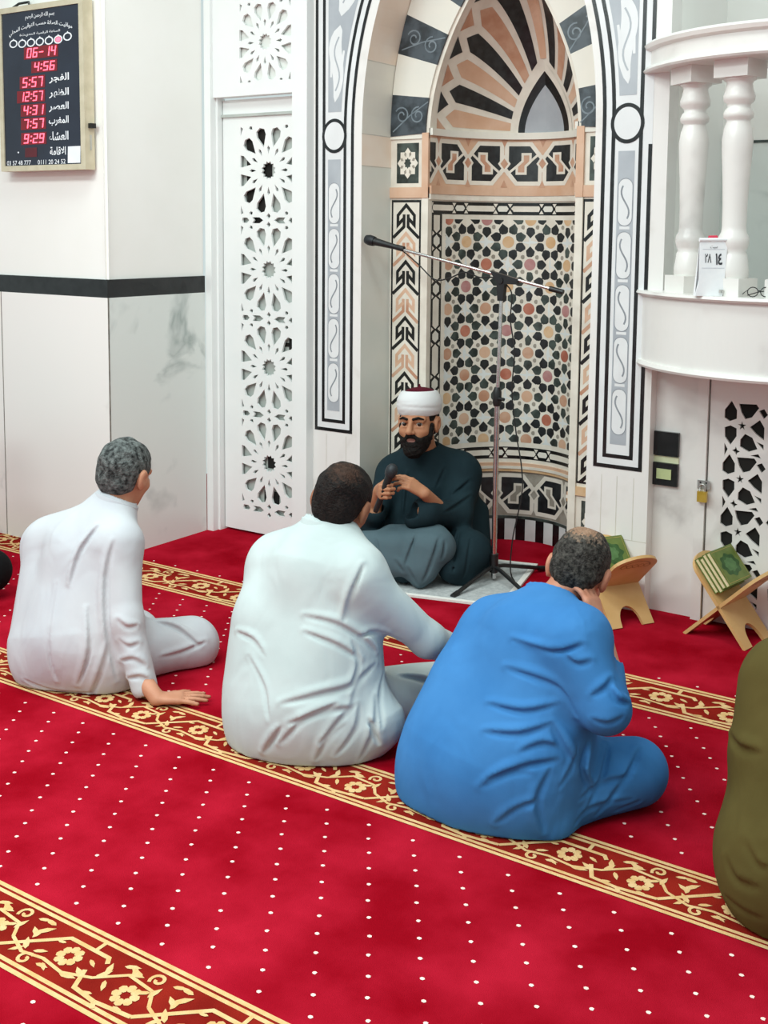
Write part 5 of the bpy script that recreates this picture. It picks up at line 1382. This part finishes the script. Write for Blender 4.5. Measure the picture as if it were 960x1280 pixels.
# ------------------------------------------------ man in pale robe in the middle
nk = P(412, 668, 3.66)
L = [(P(346, 712, 3.76), P(350, 888, 3.62), 0.090, 0.155, 0.14), (P(440, 722, 3.54), P(420, 893, 3.55), 0.085, 0.150, 0.14),
     (P(392, 712, 3.64), P(385, 880, 3.53), 0.120, 0.175, 0.14), (P(340, 912, 3.56), P(430, 912, 3.52), 0.125, 0.12, 0.08),
     (P(345, 780, 3.66), P(345, 850, 3.63), 0.130, 0.145, 0.10),
     (nk, P(352, 702, 3.76), 0.046, 0.078, 0.10), (nk, P(450, 712, 3.54), 0.046, 0.075, 0.08), (nk, P(392, 716, 3.60), 0.046, 0.10, 0.10),
     (P(450, 728, 3.50), P(535, 800, 3.58), 0.078, 0.054, 0.05), (P(535, 800, 3.58), P(590, 822, 3.82), 0.054, 0.045, 0.03),
     (P(430, 888, 3.58), P(560, 862, 3.96), 0.125, 0.098, 0.06), (P(560, 870, 3.96), P(470, 905, 3.82), 0.088, 0.065, 0.05),
     (P(370, 880, 3.72), P(430, 845, 4.15), 0.125, 0.10, 0.06), (P(430, 850, 4.15), P(520, 880, 3.98), 0.088, 0.065, 0.05),
     (P(340, 720, 3.80), P(380, 800, 4.02), 0.072, 0.058, 0.05), (P(380, 800, 4.02), P(432, 812, 4.08), 0.056, 0.045, 0.03)]
H2 = Frame(P(427, 631, 3.68), cvec(0.30, 0.92, 0.22), cvec(0.30, -0.22, 0.93))
fold = [([(380, 770), (420, 780), (455, 800), (470, 815)], 1.0), ([(380, 790), (420, 806), (450, 824)], 0.8), ([(350, 880), (400, 868), (440, 856), (450, 830)], 1.1), ([(360, 905), (405, 890), (440, 885)], 1.1), ([(400, 930), (425, 900), (445, 880)], 1.0), ([(420, 945), (445, 910), (450, 880)], 1.0), ([(450, 950), (468, 910), (470, 870)], 0.9),
        ([(298, 740), (320, 735), (345, 745)], 0.8), ([(296, 790), (316, 800), (330, 820)], 0.8), ([(455, 705), (440, 740), (430, 775)], 0.9), ([(470, 830), (450, 850), (440, 880)], 1.1), ([(500, 800), (470, 790), (448, 796)], 0.7), ([(480, 840), (475, 870), (478, 910)], 0.9), ([(380, 730), (420, 735), (450, 750)], 0.6), ([(350, 930), (380, 900), (420, 880)], 0.7), ([(330, 940), (350, 910)], 0.8), ([(500, 845), (530, 850), (545, 860)], 0.8), ([(310, 820), (330, 860), (335, 900)], 0.7), ([(400, 740), (396, 790), (384, 840)], 0.5), ([(440, 800), (448, 830), (438, 862)], 0.9), ([(395, 950), (410, 925), (432, 905)], 0.8), ([(462, 900), (474, 930)], 0.9), ([(340, 690), (372, 700), (400, 720)], 0.5), ([(480, 730), (500, 756), (520, 790)], 0.6)]
def tail(C):
    C.limb(P(452, 860, 3.50), P(470, 900, 3.48), 0.05, 0.09, 0.05)
p2, _ = person('dark-haired man in pale robe seated in the middle seen from behind', None, onz(385, 940), skB, L, (H2, 1.10), nk,
    [('hand', (P(588, 822, 3.80), cvec(0.6, -0.5, 0.5), (0, 0, -1), cvec(-0.5, 0, 0.6)), dict(curls=(0.4, 0.4, 0.4, 0.4))), ('hand', (P(434, 812, 4.08), cvec(0.25, -0.3, 0.8), (0, 0, -1), cvec(-0.5, 0, 0.6)), dict(curls=(0.4, 0.4, 0.4, 0.4)))],
    pale_cloth, 'pale_robe', tail, fold, step=0.005, fold_r=0.009, collar=(P(404, 668, 3.655), cvec(0.34, 0.90, 0.20), 0.076, 0.018), neck_r=0.060, band_=(P(405, 670, 3.655), cvec(0.34, 0.90, 0.22), 0.086, 0.034))
hair(H2, 1.10, hair_mat('dark_hair', '#0c0908', '#1f1714', 90), p2, nape=-0.080, thin=((0.010, -0.075, 0.095), 0.048, hair_mat('thinning_hair', '#2b1c15', '#432e24', 60), 0.25, hair_mat('thin_dark_hair', '#160f0c', '#33231b', 80)))

# ------------------------------------------------ man in blue
nk = P(687, 764, 3.33)
L = [(P(622, 800, 3.40), P(572, 960, 3.30), 0.100, 0.160, 0.14), (P(712, 806, 3.13), P(655, 972, 3.15), 0.090, 0.152, 0.14),
     (P(662, 806, 3.26), P(612, 950, 3.20), 0.120, 0.195, 0.16), (P(560, 985, 3.24), P(660, 992, 3.12), 0.120, 0.12, 0.08),
     (P(606, 870, 3.33), P(590, 920, 3.30), 0.140, 0.155, 0.12), (P(690, 870, 3.16), P(660, 940, 3.13), 0.110, 0.140, 0.10),
     (nk, P(628, 792, 3.40), 0.046, 0.088, 0.10), (nk, P(726, 796, 3.12), 0.046, 0.080, 0.08), (nk, P(664, 804, 3.22), 0.050, 0.11, 0.10),
     (P(716, 806, 3.06), P(756, 886, 2.99), 0.084, 0.066, 0.05), (P(756, 886, 2.99), P(762, 836, 3.12), 0.062, 0.042, 0.03),
     (P(655, 975, 3.17), P(793, 962, 3.20), 0.120, 0.088, 0.06), (P(793, 968, 3.18), P(690, 1008, 3.10), 0.082, 0.065, 0.05),
     (P(600, 950, 3.40), P(645, 908, 3.68), 0.130, 0.10, 0.06), (P(645, 912, 3.68), P(750, 945, 3.60), 0.088, 0.065, 0.05),
     (P(612, 806, 3.46), P(660, 880, 3.68), 0.080, 0.062, 0.05), (P(660, 880, 3.68), P(735, 845, 3.52), 0.060, 0.045, 0.03)]
H3 = Frame(P(723, 716, 3.38), cvec(0.36, 0.80, 0.40), cvec(0.24, -0.50, 0.83))
fold = [([(632, 835), (670, 848), (700, 862), (720, 895)], 1.1), ([(610, 880), (655, 890), (700, 880)], 0.9), ([(605, 915), (650, 918), (690, 905)], 0.9), ([(640, 800), (690, 815), (730, 805)], 0.7), ([(700, 815), (720, 830), (740, 826)], 0.8), ([(600, 985), (650, 960), (700, 950)], 1.1), ([(680, 1040), (672, 1000), (690, 960)], 1.2), ([(610, 975), (640, 965), (665, 968)], 0.8),
        ([(735, 930), (728, 960), (738, 985)], 0.9), ([(760, 930), (752, 970), (735, 1010)], 0.9), ([(800, 935), (780, 975), (745, 1020)], 0.9), ([(835, 985), (800, 985), (760, 1015)], 1.0), ([(700, 985), (715, 960), (722, 935)], 0.9), ([(762, 860), (772, 875), (786, 880)], 0.9), ([(740, 870), (756, 860), (765, 848)], 0.7), ([(690, 905), (705, 935), (715, 950)], 1.2), ([(720, 1030), (740, 1010), (790, 1000)], 0.9), ([(560, 860), (580, 930), (575, 990)], 0.6), ([(620, 1030), (645, 1012), (674, 1000)], 0.9), ([(770, 1014), (800, 1002), (832, 990)], 0.8), ([(604, 800), (650, 806), (700, 826)], 0.5), ([(650, 940), (680, 930), (704, 938)], 0.8), ([(725, 1000), (750, 980), (790, 970)], 0.7), ([(740, 900), (760, 905), (780, 896)], 0.8)]
def blue_extra(C):
    C.limb(P(700, 925, 3.02), P(712, 962, 3.02), 0.03, 0.015, 0.03)
    C.limb(P(670, 1000, 3.06), P(690, 1030, 3.04), 0.06, 0.05, 0.04)
p3, _ = person('balding man in blue robe seated hunched with hand to his face', None, onz(650, 1025), skC, L, (H3, 1.05), nk,
    [('arm', P(762, 838, 3.12), P(750, 782, 3.25), 0.032, 0.027), ('hand', (P(749, 784, 3.25), cvec(-0.22, 0.88, 0.35), cvec(-0.7, -0.1, 0.6), cvec(-0.3, 0, 0.8)), dict(curls=(0.25, 0.25, 0.3, 0.35))),
     ('hand', (P(735, 842, 3.52), cvec(0.2, 0.9, -0.3), cvec(0.2, 0, -0.9), cvec(-0.9, 0, 0)), dict(curls=(0.4, 0.4, 0.4, 0.4)))],
    blue_cloth, 'blue_robe', blue_extra, fold, step=0.005, fold_r=0.009, collar=(P(686, 766, 3.325), cvec(0.32, 0.82, 0.40), 0.066, 0.008), band_=(P(687, 757, 3.33), cvec(0.32, 0.82, 0.40), 0.080, 0.040), sleeves_cut=[(P(761, 834, 3.12), cvec(-0.1, 0.9, 0.3), 0.036)])
hair(H3, 1.05, hair_mat('dark_grey_hair', '#15120f', '#4a4641', 80), p3, nape=-0.070, thin=((-0.004, -0.070, 0.092), 0.050, hair_mat('bald_scalp', '#8a6a55', '#9c7c66', 40), 0.3, hair_mat('sparse_grey_hair', '#3f3731', '#7d6a5b', 90)))

# ------------------------------------------------ man in olive at the right edge
nk = P(1030, 818, 2.90)
L = [(P(990, 862, 2.86), P(990, 1050, 2.74), 0.100, 0.160, 0.14), (P(1080, 868, 2.70), P(1080, 1060, 2.64), 0.09, 0.15, 0.14), (P(1036, 870, 2.78), P(1036, 1050, 2.68), 0.12, 0.18, 0.14),
     (P(985, 1094, 2.67), P(1090, 1100, 2.60), 0.158, 0.14, 0.08), (nk, P(992, 852, 2.86), 0.046, 0.085, 0.10), (nk, P(1085, 858, 2.70), 0.046, 0.08, 0.08),
     (P(982, 868, 2.86), P(962, 940, 2.80), 0.092, 0.080, 0.06), (P(962, 940, 2.80), P(1010, 1000, 3.06), 0.072, 0.05, 0.04), (P(1092, 868, 2.66), P(1140, 980, 2.74), 0.08, 0.062, 0.05), (P(1140, 980, 2.74), P(1120, 1010, 2.98), 0.06, 0.045, 0.03),
     (P(1000, 1060, 2.78), P(1010, 1010, 3.22), 0.13, 0.095, 0.06), (P(1090, 1070, 2.66), P(1210, 1060, 2.88), 0.13, 0.095, 0.06), (P(1010, 1016, 3.22), P(1120, 1040, 3.06), 0.085, 0.062, 0.05), (P(1210, 1066, 2.88), P(1090, 1050, 3.02), 0.085, 0.062, 0.05)]
H4 = Frame(P(1042, 766, 2.93), cvec(0.1, 0.98, 0.1), cvec(-0.05, -0.1, 0.98))
p4, _ = person('seated man in olive brown robe cut off by the right edge', None, onz(1010, 1140), skD, L, (H4, 1.0), nk,
    [('hand', (P(1008, 1000, 3.06), cvec(0.3, -0.4, 0.8), (0, 0, -1), cvec(0.9, 0, 0)), dict(curls=(0.4, 0.4, 0.4, 0.4))), ('hand', (P(1122, 1008, 2.98), cvec(-0.2, -0.4, 0.8), (0, 0, -1), cvec(-0.9, 0, 0)), dict(curls=(0.4, 0.4, 0.4, 0.4)))],
    olive_cloth, 'olive_robe', None, [([(912, 918), (925, 935), (950, 940)], 1.2), ([(905, 1070), (920, 1100), (950, 1110)], 1.2), ([(930, 1050), (945, 1080), (958, 1085)], 1.0), ([(905, 1120), (930, 1140), (955, 1150)], 1.0)], step=0.007, fold_r=0.010, collar=(P(1030, 816, 2.90), cvec(0.1, 0.97, 0.1), 0.072, 0.025))
hair(H4, 1.0, hair_mat('black_hair', '#0d0b0a', '#1c1715', 90), p4, nape=-0.070)

# ------------------------------------------------ black-clothed man at the left edge (only a knee in view)
nk = P(-118, 540, 5.05)
L = [(P(-160, 580, 5.10), P(-150, 690, 5.05), 0.09, 0.15, 0.14), (P(-80, 580, 4.95), P(-95, 690, 4.95), 0.085, 0.145, 0.14), (P(-120, 580, 5.02), P(-120, 690, 5.0), 0.11, 0.165, 0.14), (nk, P(-150, 572, 5.08), 0.046, 0.08, 0.1), (nk, P(-86, 572, 4.95), 0.046, 0.075, 0.08),
     (P(-95, 700, 4.95), P(-14, 712, 4.88), 0.115, 0.085, 0.06), (P(-14, 716, 4.88), P(-70, 730, 4.80), 0.08, 0.06, 0.05), (P(-145, 705, 4.95), P(-180, 725, 4.62), 0.115, 0.09, 0.06), (P(-180, 728, 4.62), P(-100, 735, 4.72), 0.08, 0.06, 0.05),
     (P(-72, 588, 4.93), P(-60, 650, 4.85), 0.068, 0.055, 0.05), (P(-60, 650, 4.85), P(-80, 690, 4.70), 0.053, 0.043, 0.03), (P(-170, 588, 5.08), P(-185, 655, 4.95), 0.068, 0.055, 0.05), (P(-185, 655, 4.95), P(-150, 695, 4.75), 0.053, 0.043, 0.03)]
H5 = Frame(P(-118, 500, 5.02), cvec(0, 1, 0), cvec(0.8, -0.1, -0.3))
p5, _ = person('man in black seated at far left edge, only his knee showing', None, onz(-100, 735), skD, L, (H5, 1.0), nk,
    [('hand', (P(-80, 690, 4.70), cvec(-0.2, -0.5, -0.6), (0, 0, -1), cvec(-0.9, 0, 0)), dict()), ('hand', (P(-150, 695, 4.75), cvec(0.2, -0.5, -0.6), (0, 0, -1), cvec(0.9, 0, 0)), dict())],
    black_cloth, 'black_robe', None, (), step=0.008, bstep=0.008, collar=(P(-118, 540, 5.05), cvec(0, 1, 0), 0.072, 0.02))
hair(H5, 1.0, hair_mat('black_short_hair', '#0d0b0a', '#1c1715', 90), p5)
# ------------------------------------------------ the speaker facing the group, with turban and microphone
sc6 = 1.12
H6 = Frame(P(523, 529, 5.33), cvec(-0.02, 0.99, -0.06), cvec(-0.36, -0.03, -0.93))
nk = P(530, 569, 5.44)
mic_a, mic_b = P(494, 577, 5.035), P(469, 640, 5.07)
ax = (mic_a - mic_b) / np.linalg.norm(mic_a - mic_b)
rw = P(474, 613, 5.135); lw = P(531, 617, 5.10)
L = [(P(576, 592, 5.50), P(566, 678, 5.50), 0.075, 0.150, 0.12), (P(494, 594, 5.52), P(505, 680, 5.50), 0.072, 0.140, 0.12), (P(535, 597, 5.48), P(536, 680, 5.48), 0.105, 0.160, 0.12),
     (P(500, 688, 5.50), P(566, 688, 5.50), 0.14, 0.145, 0.08), (nk, P(572, 586, 5.48), 0.048, 0.072, 0.12), (nk, P(498, 588, 5.50), 0.048, 0.066, 0.10), (nk, P(535, 610, 5.42), 0.048, 0.08, 0.08),
     (P(581, 595, 5.46), P(572, 645, 5.31), 0.070, 0.064, 0.05), (P(572, 645, 5.31), P(532, 639, 5.16), 0.064, 0.062, 0.04),
     (P(488, 596, 5.50), P(463, 652, 5.32), 0.066, 0.060, 0.05), (P(463, 652, 5.32), P(468, 641, 5.22), 0.058, 0.056, 0.03),
     (P(566, 690, 5.42), P(588, 688, 5.22), 0.115, 0.088, 0.06), (P(588, 690, 5.22), P(565, 712, 5.10), 0.085, 0.060, 0.05),
     (P(505, 690, 5.42), P(470, 690, 5.22), 0.11, 0.085, 0.06), (P(470, 694, 5.22), P(505, 712, 5.10), 0.080, 0.055, 0.05)]
def robe_extra(C):
    C.limb(P(532, 641, 5.15), P(517, 650, 5.14), 0.055, 0.040, 0.04)          # hanging cuff
    C.limb(P(598, 640, 5.52), P(598, 705, 5.42), 0.05, 0.06, 0.06)
    C.limb(P(588, 700, 5.20), P(578, 722, 5.14), 0.06, 0.05, 0.04)
fold = [([(556, 585), (545, 610), (540, 632)], 1.0), ([(588, 600), (566, 618), (552, 626)], 1.0), ([(590, 618), (570, 632), (556, 640)], 1.0), ([(594, 636), (578, 648), (560, 654)], 0.9), ([(548, 622), (560, 634), (566, 650)], 0.8), ([(574, 664), (568, 690), (566, 716)], 1.1), ([(588, 672), (584, 700), (580, 722)], 1.0), ([(510, 590), (508, 620), (505, 645)], 0.9)]
p6, _ = person('bearded man with white turban and dark robe seated facing the group, holding a microphone', None, onz(530, 715), skD, L, (H6, sc6), nk,
    [('arm', P(463, 652, 5.32), rw, 0.036, 0.027), ('hand', (rw, cvec(0.10, 0.05, -0.98), cvec(0.95, 0.05, -0.25), ax), dict(curls=(1.25, 1.3, 1.3, 1.25), thumb=(1.1, 0.6), sc=1.0, spread=0.03)),
     ('arm', P(556, 642, 5.24), lw, 0.036, 0.027), ('hand', (lw, cvec(-0.80, 0.55, -0.12), cvec(-0.45, -0.55, 0.60), cvec(-0.1, 0.85, 0.45)), dict(curls=(0.42, 0.5, 0.62, 0.72), thumb=(0.7, 0.5), sc=1.02, spread=0.05))],
    teal_cloth, 'dark_robe', robe_extra, fold, step=0.006, bstep=0.004, fold_r=0.007, collar=(P(529, 569, 5.43), cvec(-0.08, 0.97, -0.16), 0.074, 0.012),
    sleeves_cut=[(P(519, 640, 5.135), cvec(-0.85, 0.35, -0.2), 0.040), (P(468, 640, 5.22), cvec(0.1, 0.8, -0.6), 0.040)], look=EYE - H6.c, lips=True, neck_r=0.058)
# lighter under-robe draped over the lap
F = Field()
F.limb(P(456, 684, 5.16), P(548, 684, 5.10), 0.075, 0.080, 0.06); F.limb(P(470, 702, 5.12), P(532, 712, 5.06), 0.062, 0.052, 0.05)
F.limb(P(455, 690, 5.20), P(470, 712, 5.14), 0.07, 0.035, 0.05); F.limb(P(540, 690, 5.08), P(524, 727, 5.055), 0.060, 0.026, 0.05); F.limb(P(490, 668, 5.20), P(545, 668, 5.16), 0.045, 0.045, 0.05)
F.warp(wob(9, 0.003, 8)); F.keep(floor_keep(0.011))
creases(F, [([(548, 672), (540, 700), (528, 728)], 1.1), ([(508, 708), (514, 718), (522, 732)], 1.0), ([(520, 668), (512, 690), (506, 706)], 0.8), ([(556, 676), (552, 700), (545, 722)], 0.9), ([(470, 672), (476, 700), (478, 716)], 0.7), ([(494, 700), (505, 716)], 0.8)], 0.008)
F.keep(floor_keep(0.011))
skin_mesh('under_robe', F, 0.006, [slate_cloth], p6, None, None, clean=False)
# turban band and maroon cap
white_wrap = cloth_mat('white_turban_cotton', '#d6d6d6', '#dededd', 5, 0.15); maroon = cloth_mat('maroon_felt', '#4a1220', '#5a1828', 10, 0.1)
hs = lambda x, y, z: H6(x * sc6, y * sc6, z * sc6)
F = Field(); F.ell(hs(0, -0.014, 0.080), np.array([0.0945, 0.112, 0.085]) * sc6, H6.R, 0.01)
def band(p):
    l = H6.loc(p) / sc6; t = l[:, 2] - 0.10 * (-l[:, 1])
    return np.maximum(0.038 - l[:, 2] - 0.06 * (l[:, 1] + 0.02), l[:, 2] - 0.136) * sc6
F.keep(band)
for k in range(3):
    z0 = 0.060 + 0.022 * k
    pts = [hs(0.1 * math.cos(a), -0.014 + 0.1185 * math.sin(a), z0 + 0.014 * math.sin(a + k * 2.1)) for a in np.linspace(0, 2 * PI, 33)]
    F.line(pts, [0.006] * 33, 0.008, True)
skin_mesh('turban_band', F, 0.0045, [white_wrap], p6, None, None, clean=False)
F = Field(); F.ell(hs(0, -0.018, 0.105), np.array([0.083, 0.100, 0.046]) * sc6, H6.R, 0.01); F.limb(hs(0, -0.018, 0.150), hs(0, -0.018, 0.162), 0.006, 0.004, 0.006)
F.keep(lambda p: (0.115 - H6.loc(p)[:, 2] / sc6) * sc6)
skin_mesh('turban_cap', F, 0.0045, [maroon], p6, None, None, clean=False)
# beard, moustache, brows, hair at the temples
black_hair = hair_mat('black_beard_hair', '#0a0807', '#1a1411', 110)
F = Field(); F.ell(hs(0, 0.033, -0.056), np.array([0.0655, 0.0685, 0.072]) * sc6, H6.R, 0.02); F.ell(hs(0, 0.066, -0.112), np.array([0.036, 0.032, 0.030]) * sc6, H6.R, 0.03)
for sx in (-1, 1):
    F.limb(hs(sx * 0.0665, 0.020, -0.005), hs(sx * 0.060, 0.034, -0.05), 0.011 * sc6, 0.016 * sc6, 0.012)
F.ell(hs(0, 0.105, -0.0625), np.array([0.023, 0.040, 0.0085]) * sc6, H6.R, 0.006, True)
for sx in (-1, 1): F.ell(hs(sx * 0.040, 0.088, -0.012), np.array([0.029, 0.050, 0.040]) * sc6, H6.R, 0.008, True)
F.keep(lambda p: np.maximum(H6.loc(p)[:, 2] / sc6 - 0.012, -0.004 - H6.loc(p)[:, 1] / sc6) * sc6)
F.line([hs(-0.030, 0.080, -0.066), hs(-0.018, 0.0925, -0.049), hs(0, 0.0965, -0.046), hs(0.018, 0.0925, -0.049), hs(0.030, 0.080, -0.066)], np.array([0.005, 0.0055, 0.004, 0.0055, 0.005]) * sc6, 0.004)
F.warp(wob(170, 0.0016, 4))
skin_mesh('beard', F, 0.004, [black_hair], p6, None, None, clean=False)
for sx in (-1, 1):
    F = Field(); F.line([hs(sx * 0.014, 0.0975, 0.0245), hs(sx * 0.034, 0.0905, 0.0300), hs(sx * 0.052, 0.0765, 0.0235)], np.array([0.0056, 0.0056, 0.0036]) * sc6, 0.004)
    F.lo = np.minimum(hs(0.07, 0.11, 0.05), hs(-0.07, 0.05, 0.0)) - 0.02; F.hi = np.maximum(hs(0.07, 0.11, 0.05), hs(-0.07, 0.05, 0.0)) + 0.02
    skin_mesh('eyebrow', F, 0.0028, [black_hair], p6, None, None, clean=False)
hair(H6, sc6 * 0.985, black_hair, p6, nape=-0.05, front=0.05)
# hand-held microphone
hm = thing('handheld_microphone', 'black handheld microphone gripped in front of the speaker', 'microphone', mic_b)
s = MB(); s.tube([mic_b, mic_b + ax * 0.01, mic_b + ax * 0.10, mic_b + ax * 0.178], [0.0105, 0.0125, 0.0145, 0.0185], 'black_plastic', 18); s.build('handle', hm)
s = MB(); s.tube([mic_b + ax * q for q in (0.178, 0.184, 0.196, 0.214, 0.228, 0.234)], [0.0225, 0.0245, 0.027, 0.0265, 0.019, 0.008], mat('dark_grey_wire_mesh', '#24272a', '#3a3e42', 400, 0.5, 0.4), 20); s.build('grille', hm)
